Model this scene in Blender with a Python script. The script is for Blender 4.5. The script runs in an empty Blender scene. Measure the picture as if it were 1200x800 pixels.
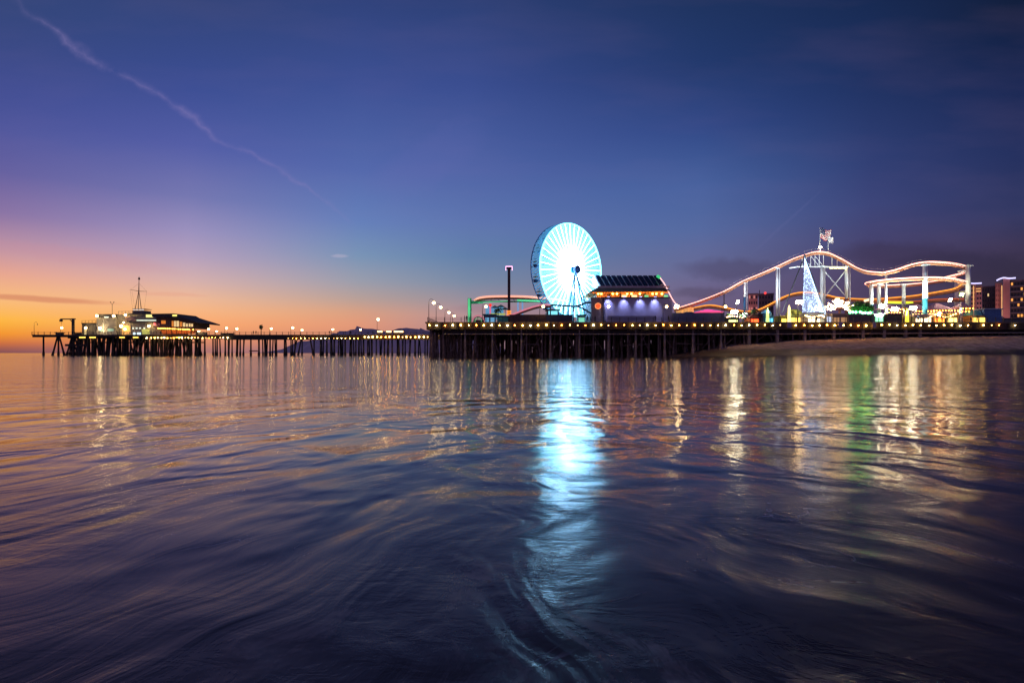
import bpy, bmesh, math, random
import numpy as np
from mathutils import Vector, Matrix

R = math.radians
rnd = random.Random(7)
sc = bpy.context.scene
COL = sc.collection

# ------------------------------------------------------------------ camera
H_EYE, FPX, HORY = 1.1, 700.0, 413.5          # eye height, focal length in photo pixels, horizon row
cam_d = bpy.data.cameras.new('camera')
cam = bpy.data.objects.new('camera', cam_d)
COL.objects.link(cam)
cam.location = (0, 0, H_EYE)
cam.rotation_euler = (R(90), 0, 0)
cam_d.sensor_width = 36
cam_d.lens = FPX / 1200 * 36
cam_d.shift_y = (HORY - 400) / 1200
cam_d.clip_start = 0.05
cam_d.clip_end = 60000
sc.camera = cam

# ------------------------------------------------------------------ view
sc.view_settings.view_transform = 'Standard'
sc.view_settings.look = 'None'
sc.view_settings.exposure = 0.0
sc.view_settings.gamma = 1.0
sc.cycles.use_denoising = True
sc.cycles.max_bounces = 5
sc.cycles.diffuse_bounces = 2
sc.cycles.glossy_bounces = 3
sc.cycles.transmission_bounces = 2
sc.cycles.sample_clamp_indirect = 6

def lin(c):
    return tuple(((v / 255) / 12.92 if v / 255 <= 0.04045 else ((v / 255 + 0.055) / 1.055) ** 2.4) for v in c)

# ------------------------------------------------------------------ world: dusk sky
world = bpy.data.worlds.new('World')
sc.world = world
world.use_nodes = True
wt = world.node_tree
wt.nodes.clear()
def WN(t, **k):
    n = wt.nodes.new(t)
    for a, v in k.items(): setattr(n, a, v)
    return n
def wlink(a, b): wt.links.new(a, b)
def wmath(op, a, b=None, c=None, clamp=False):
    n = WN('ShaderNodeMath', operation=op); n.use_clamp = clamp
    for i, v in enumerate((a, b, c)):
        if v is None: continue
        if isinstance(v, (int, float)): n.inputs[i].default_value = v
        else: wlink(v, n.inputs[i])
    return n.outputs[0]
def wmix(f, a, b, blend='MIX'):
    n = WN('ShaderNodeMix', data_type='RGBA', blend_type=blend)
    if isinstance(f, (int, float)): n.inputs[0].default_value = f
    else: wlink(f, n.inputs[0])
    for i, v in ((6, a), (7, b)):
        if isinstance(v, tuple): n.inputs[i].default_value = v if len(v) == 4 else v + (1,)
        else: wlink(v, n.inputs[i])
    return n.outputs[2]
geo = WN('ShaderNodeTexCoord')
sep = WN('ShaderNodeSeparateXYZ'); wlink(geo.outputs['Generated'], sep.inputs[0])
dx, dy, dz = sep.outputs
az = wmath('ARCTAN2', dx, dy)                              # compass angle, 0 towards the pier
el = wmath('MULTIPLY', wmath('ARCSINE', dz), 2 / math.pi)  # 0 horizon .. 1 zenith

sky_cols = [   # photo column, [(row, colour)...]
 (0,   [(0,(52,70,122)),(50,(58,73,132)),(100,(66,78,146)),(150,(78,86,156)),(200,(102,97,160)),(250,(140,117,165)),(290,(192,148,165)),(320,(232,166,145)),(350,(250,188,125)),(375,(255,184,66)),(392,(244,148,48)),(403,(200,108,66)),(412,(128,80,88))]),
 (220, [(0,(50,68,121)),(100,(60,78,147)),(170,(84,94,166)),(230,(118,120,177)),(270,(155,145,190)),(300,(182,160,188)),(330,(216,177,172)),(350,(240,186,150)),(364,(250,184,130)),(380,(253,170,110)),(400,(222,140,105)),(412,(170,115,115))]),
 (420, [(0,(49,67,124)),(100,(62,81,148)),(200,(84,105,172)),(260,(102,128,186)),(300,(122,148,182)),(330,(155,157,172)),(350,(184,160,152)),(366,(217,160,130)),(380,(228,154,120)),(395,(215,142,115)),(412,(165,118,125))]),
 (550, [(0,(45,64,118)),(100,(59,78,144)),(200,(79,100,166)),(260,(92,117,175)),(300,(98,128,170)),(330,(122,138,165)),(350,(150,142,156)),(370,(180,144,147)),(412,(150,115,125))]),
 (820, [(0,(31,51,95)),(80,(36,58,110)),(150,(50,73,135)),(220,(72,98,158)),(270,(86,106,160)),(310,(102,106,150)),(345,(112,100,136)),(380,(112,94,122)),(412,(90,76,100))]),
 (1020,[(0,(24,42,82)),(100,(32,50,98)),(180,(47,62,115)),(240,(62,70,122)),(280,(70,68,112)),(310,(74,64,98)),(360,(80,66,95)),(412,(60,52,75))]),
 (1190,[(0,(19,31,60)),(100,(25,40,83)),(180,(37,49,95)),(250,(50,56,98)),(290,(56,50,80)),(325,(60,50,70)),(380,(58,48,66)),(412,(45,40,58))]),
]
def sky_ramp(px, tab):
    cr = WN('ShaderNodeValToRGB'); wlink(el, cr.inputs[0])
    st = []
    for row, c in tab:
        a = math.atan((HORY - row) / math.hypot(FPX, px - 600)) / (math.pi / 2)
        st.append((max(a, 0.0), lin(c)))
    top = lin(tab[0][1])
    g_ = sum(top) / 3
    st.append((0.55, tuple((v * .6 + g_ * .4) * 0.42 for v in top)))
    st.append((1.0, tuple((v * .5 + g_ * .5) * 0.25 for v in top)))
    st.sort(key=lambda s: s[0])
    e = cr.color_ramp.elements
    e[0].position, e[0].color = st[0][0], st[0][1] + (1,)
    e[1].position, e[1].color = st[-1][0], st[-1][1] + (1,)
    for p, c in st[1:-1]:
        q = e.new(p); q.color = c + (1,)
    return cr.outputs[0]
knots = [(math.atan((px - 600) / FPX), sky_ramp(px, t)) for px, t in sky_cols]
sky = knots[0][1]
for (a0, _), (a1, out) in zip(knots, knots[1:]):
    mr = WN('ShaderNodeMapRange'); mr.inputs[1].default_value = a0; mr.inputs[2].default_value = a1
    wlink(az, mr.inputs[0])
    sky = wmix(mr.outputs[0], sky, out)
# the sunset glow is only one side of the sky: the unseen east is brightened to light hills, walls and sand
mr = WN('ShaderNodeMapRange'); mr.inputs[1].default_value = R(-150); mr.inputs[2].default_value = R(-75); mr.interpolation_type = 'SMOOTHSTEP'
wlink(az, mr.inputs[0])
east = WN('ShaderNodeValToRGB'); wlink(el, east.inputs[0])
ee = east.color_ramp.elements
ee[0].position, ee[0].color = 0.0, lin((128, 104, 140)) + (1,)
ee[1].position, ee[1].color = 0.7, lin((30, 36, 70)) + (1,)
q = ee.new(.25); q.color = lin((92, 88, 140)) + (1,)
sky = wmix(mr.outputs[0], east.outputs[0], sky)
mr = WN('ShaderNodeMapRange'); mr.inputs[1].default_value = R(60); mr.inputs[2].default_value = R(110); mr.interpolation_type = 'SMOOTHSTEP'
wlink(az, mr.inputs[0])
sky = wmix(mr.outputs[0], sky, east.outputs[0])

# gnomonic coordinates of the seaward half of the sky for the thin clouds
ysafe = wmath('MAXIMUM', dy, 0.05)
gu = wmath('DIVIDE', dx, ysafe); gv = wmath('DIVIDE', dz, ysafe)
def gpt(px, py): return ((px - 600) / FPX, (HORY - py) / FPX)
nz = WN('ShaderNodeTexNoise'); nz.inputs['Scale'].default_value = 9; nz.inputs['Detail'].default_value = 5
cmb = WN('ShaderNodeCombineXYZ'); wlink(gu, cmb.inputs[0]); wlink(gv, cmb.inputs[1]); wlink(cmb.outputs[0], nz.inputs['Vector'])
(x0, y0), (x1, y1) = gpt(20, 8), gpt(410, 252)
L = math.hypot(x1 - x0, y1 - y0); ux, uy = (x1 - x0) / L, (y1 - y0) / L
ru, rv = wmath('SUBTRACT', gu, x0), wmath('SUBTRACT', gv, y0)
along = wmath('DIVIDE', wmath('ADD', wmath('MULTIPLY', ru, ux), wmath('MULTIPLY', rv, uy)), L)
cross = wmath('SUBTRACT', wmath('MULTIPLY', rv, ux), wmath('MULTIPLY', ru, uy))
wob = wmath('MULTIPLY', wmath('SUBTRACT', nz.outputs['Fac'], 0.5), 0.075)
cross = wmath('ABSOLUTE', wmath('ADD', cross, wob))
width = wmath('MULTIPLY_ADD', along, -0.008, 0.014)
tr = wmath('SUBTRACT', 1.0, wmath('DIVIDE', cross, width), clamp=True)
tr = wmath('MULTIPLY', tr, tr)
n2 = WN('ShaderNodeTexNoise'); n2.inputs['Scale'].default_value = 16; n2.inputs['Detail'].default_value = 6; n2.inputs['Roughness'].default_value = .65
wlink(cmb.outputs[0], n2.inputs['Vector'])
pat = wmath('MULTIPLY_ADD', n2.outputs['Fac'], 3.6, -1.25, clamp=True)
r_in = WN('ShaderNodeMapRange'); r_in.inputs[1].default_value = -0.1; r_in.inputs[2].default_value = 0.12; wlink(along, r_in.inputs[0])
r_out = WN('ShaderNodeMapRange'); r_out.inputs[1].default_value = 1.03; r_out.inputs[2].default_value = 0.9; wlink(along, r_out.inputs[0])
fac = wmath('MULTIPLY', wmath('MULTIPLY', wmath('MULTIPLY', tr, pat), r_in.outputs[0]), r_out.outputs[0])
sky = wmix(wmath('MULTIPLY', fac, 0.30), sky, lin((150, 135, 190)) + (1,))
# very faint high veil
mp = WN('ShaderNodeMapping'); mp.inputs['Rotation'].default_value = (0, 0, R(20)); mp.inputs['Scale'].default_value = (1.2, 5, 1); wlink(cmb.outputs[0], mp.inputs[0])
n3 = WN('ShaderNodeTexNoise'); n3.inputs['Scale'].default_value = 2.6; n3.inputs['Detail'].default_value = 6; wlink(mp.outputs[0], n3.inputs['Vector'])
veil = wmath('MULTIPLY_ADD', n3.outputs['Fac'], 2.2, -1.0, clamp=True)
sky = wmix(wmath('MULTIPLY', veil, 0.06), sky, lin((175, 140, 180)) + (1,))
# low dusk clouds: flat dark patches
mp2 = WN('ShaderNodeMapping'); mp2.inputs['Scale'].default_value = (2.4, 13, 1); mp2.inputs['Location'].default_value = (0.2, 0.35, 0); wlink(cmb.outputs[0], mp2.inputs[0])
n4 = WN('ShaderNodeTexNoise'); n4.inputs['Scale'].default_value = 1.3; n4.inputs['Detail'].default_value = 4; wlink(mp2.outputs[0], n4.inputs['Vector'])
def blob(px, py, rx, ry, k, colr, tilt=0.0, nmix=1.6):
    global sky
    bx, by = gpt(px, py)
    a = wmath('SUBTRACT', gu, bx)
    b = wmath('SUBTRACT', wmath('SUBTRACT', gv, by), wmath('MULTIPLY', a, tilt))
    a = wmath('DIVIDE', a, rx / FPX); b = wmath('DIVIDE', b, ry / FPX)
    b = wmath('ADD', b, wmath('MULTIPLY', wmath('SUBTRACT', n2.outputs['Fac'], .5), nmix))
    d = wmath('ADD', wmath('MULTIPLY', a, a), wmath('MULTIPLY', b, b))
    f = wmath('SUBTRACT', 1.0, wmath('SQRT', d), clamp=True)
    f = wmath('MULTIPLY', wmath('SMOOTH_MIN', wmath('MULTIPLY', f, 2.0), 1.0, 0.3), k)
    sky = wmix(f, sky, lin(colr) + (1,))
blob(40, 350, 110, 4.5, .6, (205, 120, 95), -0.06, .5)
blob(200, 345, 50, 3, .25, (225, 150, 130), -0.03)
blob(90, 300, 140, 12, .18, (205, 140, 150), -0.15)
blob(575, 362, 50, 7, .3, (150, 110, 125))
blob(860, 315, 75, 16, .5, (74, 68, 100))
blob(822, 343, 45, 9, .5, (82, 72, 98))
blob(1055, 300, 90, 20, .5, (58, 50, 78))
blob(1150, 315, 120, 22, .45, (46, 42, 66))
blob(398, 300, 12, 2.5, .3, (205, 190, 210))
blob(920, 262, 50, 3, .07, (120, 120, 175), .9)
blob(500, 190, 80, 40, .12, (110, 110, 180), .5)
bg = WN('ShaderNodeBackground'); wlink(sky, bg.inputs[0]); bg.inputs[1].default_value = 1.0
wo = WN('ShaderNodeOutputWorld'); wlink(bg.outputs[0], wo.inputs[0])

# the sun has just set at the far left: only a very weak warm glow from there
sun_d = bpy.data.lights.new('sun', 'SUN'); sun_d.energy = 0.12; sun_d.angle = R(12); sun_d.color = (1, .6, .35)
sun = bpy.data.objects.new('sun', sun_d); COL.objects.link(sun)
sun.rotation_euler = Vector((0.75, -0.65, -0.05)).to_track_quat('-Z', 'Y').to_euler()

# ------------------------------------------------------------------ helpers
def P(px, py, D):
    """photo column/row at a distance D in front of the eye -> world point"""
    return Vector(((px - 600) * D / FPX, D, H_EYE + (HORY - py) * D / FPX))
def PX(px, D): return (px - 600) * D / FPX
def PZ(py, D): return H_EYE + (HORY - py) * D / FPX

MATS = {}
def mat(name, c, rough=.7, var=.25, scale=1.5, metal=0.0, bump=0.0):
    if name in MATS: return MATS[name]
    m = bpy.data.materials.new(name); m.use_nodes = True
    t = m.node_tree; b = t.nodes['Principled BSDF']
    n = t.nodes.new('ShaderNodeTexNoise'); n.inputs['Scale'].default_value = scale; n.inputs['Detail'].default_value = 5
    tc = t.nodes.new('ShaderNodeTexCoord'); t.links.new(tc.outputs['Object'], n.inputs['Vector'])
    r = t.nodes.new('ShaderNodeValToRGB')
    r.color_ramp.elements[0].position = .3; r.color_ramp.elements[1].position = .7
    r.color_ramp.elements[0].color = tuple(v * (1 - var) for v in c) + (1,)
    r.color_ramp.elements[1].color = tuple(min(1, v * (1 + var)) for v in c) + (1,)
    t.links.new(n.outputs['Fac'], r.inputs[0]); t.links.new(r.outputs[0], b.inputs['Base Color'])
    b.inputs['Roughness'].default_value = rough; b.inputs['Metallic'].default_value = metal
    if bump:
        bn = t.nodes.new('ShaderNodeBump'); bn.inputs['Strength'].default_value = bump
        t.links.new(n.outputs['Fac'], bn.inputs['Height']); t.links.new(bn.outputs[0], b.inputs['Normal'])
    MATS[name] = m
    return m
def glow(name, c, s, var=0.15, scale=2.0):
    """something that gives off light"""
    if name in MATS: return MATS[name]
    m = bpy.data.materials.new(name); m.use_nodes = True
    t = m.node_tree; b = t.nodes['Principled BSDF']
    c = lin(c)
    b.inputs['Base Color'].default_value = (*[v * .5 for v in c], 1)
    n = t.nodes.new('ShaderNodeTexNoise'); n.inputs['Scale'].default_value = scale
    tc = t.nodes.new('ShaderNodeTexCoord'); t.links.new(tc.outputs['Object'], n.inputs['Vector'])
    r = t.nodes.new('ShaderNodeValToRGB')
    r.color_ramp.elements[0].color = tuple(v * (1 - var) for v in c) + (1,)
    r.color_ramp.elements[1].color = tuple(v for v in c) + (1,)
    t.links.new(n.outputs['Fac'], r.inputs[0]); t.links.new(r.outputs[0], b.inputs['Emission Color'])
    b.inputs['Emission Strength'].default_value = s
    MATS[name] = m
    return m

class MB:
    """collects simple shapes and links them as ONE mesh"""
    def __init__(s): s.v = []; s.f = []
    def add(s, vs, fs):
        o = len(s.v); s.v += [tuple(v) for v in vs]; s.f += [tuple(i + o for i in f) for f in fs]; return s
    def box(s, x0, x1, y0, y1, z0, z1):
        return s.add([(x0,y0,z0),(x1,y0,z0),(x1,y1,z0),(x0,y1,z0),(x0,y0,z1),(x1,y0,z1),(x1,y1,z1),(x0,y1,z1)],
                     [(0,3,2,1),(4,5,6,7),(0,1,5,4),(1,2,6,5),(2,3,7,6),(3,0,4,7)])
    def tube(s, a, b, r0, r1=None, n=6):
        return s.path([a, b], [r0, r0 if r1 is None else r1], n)
    def path(s, pts, rs, n=6, closed=False):
        pts = [Vector(p) for p in pts]
        if isinstance(rs, (int, float)): rs = [rs] * len(pts)
        vs = []; N = len(pts); ref = None
        for i, p in enumerate(pts):
            if closed: d = pts[(i + 1) % N] - pts[i - 1]
            else: d = pts[min(i + 1, N - 1)] - pts[max(i - 1, 0)]
            d = d.normalized() if d.length > 1e-9 else Vector((0, 0, 1))
            up = Vector((0, 0, 1)) if abs(d.z) < .93 else Vector((1, 0, 0))
            u = d.cross(up).normalized(); w = u.cross(d)
            for k in range(n):
                a = 2 * math.pi * k / n + math.pi / n
                vs.append(p + (u * math.cos(a) + w * math.sin(a)) * rs[i])
        fs = []
        for i in range(N if closed else N - 1):
            j = (i + 1) % N
            for k in range(n):
                fs.append((i*n+k, i*n+(k+1)%n, j*n+(k+1)%n, j*n+k))
        if not closed:
            fs.append(tuple(range(n))[::-1]); fs.append(tuple(range((N-1)*n, N*n)))
        return s.add(vs, fs)
    def ball(s, c, r, n=8, m=5, sz=1.0):
        c = Vector(c); vs = [c + Vector((0, 0, -r * sz))]; fs = []
        for i in range(1, m):
            t = math.pi * i / m
            for k in range(n):
                a = 2 * math.pi * k / n
                vs.append(c + Vector((r*math.sin(t)*math.cos(a), r*math.sin(t)*math.sin(a), -r*sz*math.cos(t))))
        vs.append(c + Vector((0, 0, r * sz)))
        for k in range(n): fs.append((0, 1+(k+1)%n, 1+k)); fs.append((len(vs)-1, 1+(m-2)*n+k, 1+(m-2)*n+(k+1)%n))
        for i in range(m - 2):
            for k in range(n): fs.append((1+i*n+k, 1+i*n+(k+1)%n, 1+(i+1)*n+(k+1)%n, 1+(i+1)*n+k))
        return s.add(vs, fs)
    def cone(s, c, r, h, n=12, r1=0.02):
        return s.tube(c, Vector(c) + Vector((0, 0, h)), r, r1, n)
    def prism(s, pts, y0, y1):
        """outline in x,z pushed from y0 to y1"""
        n = len(pts)
        vs = [(x, y0, z) for x, z in pts] + [(x, y1, z) for x, z in pts]
        fs = [tuple(range(n)), tuple(range(2*n-1, n-1, -1))] + [(i, i+n, (i+1)%n+n, (i+1)%n) for i in range(n)]
        return s.add(vs, fs)
    def build(s, name, m, parent=None, smooth=False):
        me = bpy.data.meshes.new(name); me.from_pydata(s.v, [], s.f); me.materials.append(m)
        bm = bmesh.new(); bm.from_mesh(me); bmesh.ops.recalc_face_normals(bm, faces=bm.faces); bm.to_mesh(me); bm.free()
        if smooth: me.shade_smooth()
        o = bpy.data.objects.new(name, me); COL.objects.link(o)
        if parent is not None:
            o.parent = parent; me.transform(Matrix.Translation(-wloc(parent)))
        return o
def wloc(o):
    v = Vector((0, 0, 0))
    while o is not None: v += o.location; o = o.parent
    return v
def tag(o, label=None, cat=None, group=None, kind=None):
    if label: o['label'] = label
    if cat: o['category'] = cat
    if group: o['group'] = group
    if kind: o['kind'] = kind
    return o
def thing(name, loc, label, cat, group=None):
    o = bpy.data.objects.new(name, None); o.empty_display_size = .5; COL.objects.link(o); o.location = loc
    return tag(o, label, cat, group)
def single(name, mb, m, loc, label, cat, group=None, smooth=False):
    o = mb.build(name, m, None, smooth); o.data.transform(Matrix.Translation(-Vector(loc))); o.location = loc
    return tag(o, label, cat, group)
def copy_tree(o, loc=None, parent=None, label=None):
    c = o.copy(); COL.objects.link(c)
    if parent is not None: c.parent = parent
    if loc is not None: c.location = loc
    if label: c['label'] = label
    for ch in [k for k in COL.objects if k.parent == o]: copy_tree(ch, None, c)
    return c
def bulbs(parent, name, pts, r, m, n=6, k=4):
    first = None; base = wloc(parent)
    for p in pts:
        if first is None:
            first = MB().ball((0, 0, 0), r, n, k).build(name, m); first.parent = parent; first.location = Vector(p) - base
        else:
            c = first.copy(); COL.objects.link(c); c.location = Vector(p) - base
def spline(pts, sub=6):
    pts = [Vector(p) for p in pts]; out = []
    q = [2*pts[0]-pts[1]] + pts + [2*pts[-1]-pts[-2]]
    for i in range(1, len(q) - 2):
        for k in range(sub):
            t = k / sub
            a, b, c, d = q[i-1], q[i], q[i+1], q[i+2]
            out.append(.5*((2*b)+(c-a)*t+(2*a-5*b+4*c-d)*t*t+(3*b-a-3*c+d)*t**3))
    out.append(pts[-1]); return out

# ------------------------------------------------------------------ materials
M_timber = mat('dark_timber', (.035, .027, .022), .8, .4, 3)
M_pile = mat('lamplit_pile_timber', (.19, .135, .11), .8, .6, 1.0)  # paler: lamplight on the near piles is put into the colour
M_pile2 = mat('silhouette_pile_timber', (.035, .028, .025), .8, .45, 1.2)  # backlit shade put into the colour, far piles stay silhouettes
M_concrete = mat('weathered_concrete', (.26, .22, .2), .85, .3, 1.0)
M_deck = mat('deck_boards', (.10, .08, .065), .8, .3, 3)
M_iron = mat('painted_iron', (.03, .03, .035), .5, .3, 4)
M_steelw = mat('white_steel', (.72, .76, .78), .45, .12, 1.0)
M_steelc = mat('cyan_steel', (.10, .50, .62), .45, .15, 1.0)
M_steely = mat('yellow_steel', (.75, .60, .08), .45, .15, 1.0)
M_steelb = mat('blue_steel', (.04, .16, .36), .45, .15, 1.0)
M_track = mat('orange_track', (.42, .19, .10), .45, .15, 2.0)
M_bluewall = mat('blue_grey_wall', (.28, .30, .52), .8, .1, .6)  # blue-grey wall, with the lamps' violet light put into the colour
M_bulb = glow('warm_bulb', (255, 188, 85), 90)
M_lamp = glow('warm_globe', (255, 208, 130), 34)
M_flood = glow('flood_light', (255, 215, 150), 90)
M_floodw = glow('white_flood', (255, 240, 200), 90)

# ------------------------------------------------------------------ water
def smooth(a, b, x): t = np.clip((x - a) / (b - a), 0, 1); return t * t * (3 - 2 * t)
def water_z(X, Y):      # the thin swash sheet climbs a little up the beach on the right
    beachface = 0.45 / np.sqrt(np.sqrt(np.maximum(Y, 0) ** 2 + 5.0))      # the film of water runs down a gently sloping beach
    return 0.8 * smooth(15, 85, X) * smooth(25, 135, Y) + beachface - .04
def grid_mesh(name, X, Y, Z, m):
    nr, nc = X.shape
    co = np.stack([X, Y, Z], -1).reshape(-1, 3)
    i = np.arange(nr * nc).reshape(nr, nc)
    q = np.stack([i[:-1, :-1], i[:-1, 1:], i[1:, 1:], i[1:, :-1]], -1).reshape(-1, 4)
    me = bpy.data.meshes.new(name)
    me.vertices.add(len(co)); me.vertices.foreach_set('co', co.ravel())
    me.loops.add(q.size); me.loops.foreach_set('vertex_index', q.ravel().astype(np.int32))
    me.polygons.add(len(q)); me.polygons.foreach_set('loop_start', np.arange(0, q.size, 4, dtype=np.int32))
    me.update(calc_edges=True); me.validate(); me.materials.append(m); me.shade_smooth()
    o = bpy.data.objects.new(name, me); COL.objects.link(o); return o

def vnoise(x, y, seed):     # smooth value noise
    rs = np.random.RandomState(seed); T = rs.rand(256, 256) * 2 - 1
    xi = np.floor(x).astype(int); yi = np.floor(y).astype(int); fx = x - xi; fy = y - yi
    fx = fx**3*(fx*(fx*6-15)+10); fy = fy**3*(fy*(fy*6-15)+10)
    g = lambda a, b: T[a % 256, b % 256]
    return (g(xi, yi)*(1-fx)+g(xi+1, yi)*fx)*(1-fy)+(g(xi, yi+1)*(1-fx)+g(xi+1, yi+1)*fx)*fy

def water_material():
    m = bpy.data.materials.new('sea_water'); m.use_nodes = True
    t = m.node_tree; N = t.nodes; Lk = t.links; b = N['Principled BSDF']
    def ma(op, a, c=None, d=None, clamp=False):
        n = N.new('ShaderNodeMath'); n.operation = op; n.use_clamp = clamp
        for i, v in enumerate((a, c, d)):
            if v is None: continue
            if isinstance(v, (int, float)): n.inputs[i].default_value = v
            else: Lk.new(v, n.inputs[i])
        return n.outputs[0]
    g = N.new('ShaderNodeNewGeometry'); sp = N.new('ShaderNodeSeparateXYZ'); Lk.new(g.outputs['Position'], sp.inputs[0])
    X, Y, Z = sp.outputs
    def comb(x, y):
        c = N.new('ShaderNodeCombineXYZ')
        for i, v in ((0, x), (1, y)):
            if isinstance(v, (int, float)): c.inputs[i].default_value = v
            else: Lk.new(v, c.inputs[i])
        return c.outputs[0]
    def noise(vec, scale, detail=3, rough=.5, dist=0):
        n = N.new('ShaderNodeTexNoise'); n.inputs['Scale'].default_value = scale; n.inputs['Detail'].default_value = detail
        n.inputs['Roughness'].default_value = rough; n.inputs['Distortion'].default_value = dist
        Lk.new(vec, n.inputs['Vector']); return n.outputs['Fac']
    wx = ma('MULTIPLY', ma('SUBTRACT', noise(comb(X, Y), .33, 3), .5), 3.0)
    x_ = ma('SUBTRACT', ma('ADD', X, wx), 0.35); y_ = ma('ADD', Y, ma('MULTIPLY', wx, .8))
    s = ma('SQRT', ma('ADD', ma('MULTIPLY', y_, y_), ma('MULTIPLY', ma('MULTIPLY', x_, x_), 6.0)))
    ang = ma('ARCTAN2', ma('MULTIPLY', x_, 2.45), y_)
    broad = noise(comb(ma('MULTIPLY', s, .42), ma('MULTIPLY', ang, 1.3)), 1.0, 3, .5, .6)      # swash tongues
    fine = noise(comb(ma('MULTIPLY', s, 3.2), ma('MULTIPLY', ang, 2.2)), 1.0, 6, .62, .3)       # drawn-out streaks
    ripple = noise(comb(ma('MULTIPLY', X, .28), ma('MULTIPLY', Y, 1.5)), 1.0, 5, .62, .4)     # small chop further out
    swell = noise(comb(ma('MULTIPLY', X, .05), ma('MULTIPLY', Y, .16)), 1.0, 3)
    def mr(v, a, c, lo, hi):
        n = N.new('ShaderNodeMapRange'); n.interpolation_type = 'SMOOTHSTEP'
        for i, q in enumerate((a, c, lo, hi)): n.inputs[i + 1].default_value = q
        Lk.new(v, n.inputs[0]); return n.outputs[0]
    blotch = noise(comb(ma('MULTIPLY', X, .8), ma('MULTIPLY', Y, .6)), 1.0, 2, .45, 1.0)     # slow swirls close by
    far = mr(Y, 6, 22, 0, 1)
    h = ma('MULTIPLY', broad, WAVE_BROAD)
    h = ma('ADD', h, ma('MULTIPLY', fine, ma('MULTIPLY', mr(Y, 3, 30, 1, .3), WAVE_FINE)))
    h = ma('ADD', h, ma('MULTIPLY', ma('MULTIPLY', ripple, far), WAVE_RIP))
    h = ma('ADD', h, ma('MULTIPLY', swell, WAVE_SWELL))
    h = ma('ADD', h, ma('MULTIPLY', ma('MULTIPLY', blotch, mr(Y, 9, 30, 1, 0)), WAVE_BLOTCH))
    tiny = noise(comb(ma('MULTIPLY', X, 5), ma('MULTIPLY', Y, 8)), 1.0, 4, .6, .5)
    patch = mr(noise(comb(ma('ADD', X, 7), Y), .5, 3), .42, .62, 0, 1)
    h = ma('ADD', h, ma('MULTIPLY', ma('MULTIPLY', tiny, patch), ma('MULTIPLY', mr(Y, 12, 40, 1, 0), .0045)))
    bn = N.new('ShaderNodeBump'); bn.inputs['Strength'].default_value = 1; bn.inputs['Distance'].default_value = 1
    Lk.new(h, bn.inputs['Height']); Lk.new(bn.outputs[0], b.inputs['Normal'])
    # thin wisps of foam drawn out along the streaks
    fo = noise(comb(ma('MULTIPLY', s, 1.1), ma('MULTIPLY', ang, 1.6)), 1.0, 6, .7, .8)
    f1 = mr(fo, .53, .70, 0, 1)
    f2 = ma('MULTIPLY', f1, mr(fine, .35, .75, 0, 1))
    mx = N.new('ShaderNodeMix'); mx.data_type = 'RGBA'; Lk.new(ma('MULTIPLY', f2, .8), mx.inputs[0])
    mx.inputs[6].default_value = (.042, .026, .024, 1); mx.inputs[7].default_value = (.36, .31, .32, 1)
    Lk.new(mx.outputs[2], b.inputs['Base Color'])
    lines = noise(comb(ma('MULTIPLY', X, .9), ma('MULTIPLY', Y, .7)), 1.0, 4, .55, 1.6)
    lines = mr(ma('ABSOLUTE', ma('SUBTRACT', lines, .5)), .0, .006, 1, 0)
    lines = ma('MULTIPLY', lines, mr(noise(comb(X, Y), .9, 2), .58, .66, 0, 1))
    m2 = N.new('ShaderNodeMix'); m2.data_type = 'RGBA'; Lk.new(ma('MULTIPLY', lines, .7), m2.inputs[0])
    Lk.new(mx.outputs[2], m2.inputs[6]); m2.inputs[7].default_value = (.6, .58, .62, 1)
    Lk.new(m2.outputs[2], b.inputs['Base Color'])
    rg = mr(Y, 1.8, 7.5, W_ROUGH_NEAR, W_ROUGH_FAR)
    rg = ma('ADD', rg, ma('MULTIPLY', f2, .15))
    Lk.new(rg, b.inputs['Roughness'])
    b.inputs['IOR'].default_value = 1.31
    return m
WAVE_BROAD, WAVE_FINE, WAVE_RIP, WAVE_SWELL, WAVE_BLOTCH = .055, .005, .052, .10, .055
W_ROUGH_NEAR, W_ROUGH_FAR = .25, .07
rr = np.concatenate([np.geomspace(.5, 40, 260), np.geomspace(41, 30000, 150)])
aa = np.radians(np.linspace(-100, 100, 420))
RR, AA = np.meshgrid(rr, aa, indexing='ij')
WX, WY = RR * np.sin(AA), RR * np.cos(AA) - 1.0
water = grid_mesh('water', WX, WY, water_z(WX, WY), water_material())
tag(water, kind='structure')

# ------------------------------------------------------------------ beach
gx = np.concatenate([np.linspace(20, 140, 160), np.linspace(142, 1500, 70)])
gy = np.concatenate([np.linspace(128, 175, 120), np.linspace(177, 1400, 60)])
GX, GY = np.meshgrid(gx, gy)
Hx = np.interp(GX, [20, 38, 46, 56, 71, 86, 129, 1500], [-.5, .1, 1.3, 2.9, 4.2, 4.9, 5.6, 6.2])
shore = 139 + np.clip((48 - GX) * .5, -2, 12)
ramp = np.clip((GY - shore) / (151.5 - shore + .01), 0, 1) ** .75
GZ = -0.35 + (Hx + .35 + 0) * ramp
GZ = np.where(GY < shore, -.35, GZ)
GZ += (water_z(GX, GY)) * (1 - ramp)
bumpy = .10 * vnoise(GX * .8, GY * .8, 3) + .06 * vnoise(GX * 2, GY * 2, 5)
GZ += bumpy * np.clip(ramp * 4, 0, 1)
M_sand = mat('dry_sand', (.42, .34, .30), .95, .3, .9, bump=.5)
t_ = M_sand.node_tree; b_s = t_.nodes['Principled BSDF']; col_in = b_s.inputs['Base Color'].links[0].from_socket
gg = t_.nodes.new('ShaderNodeNewGeometry'); ss = t_.nodes.new('ShaderNodeSeparateXYZ'); t_.links.new(gg.outputs['Position'], ss.inputs[0])
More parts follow.
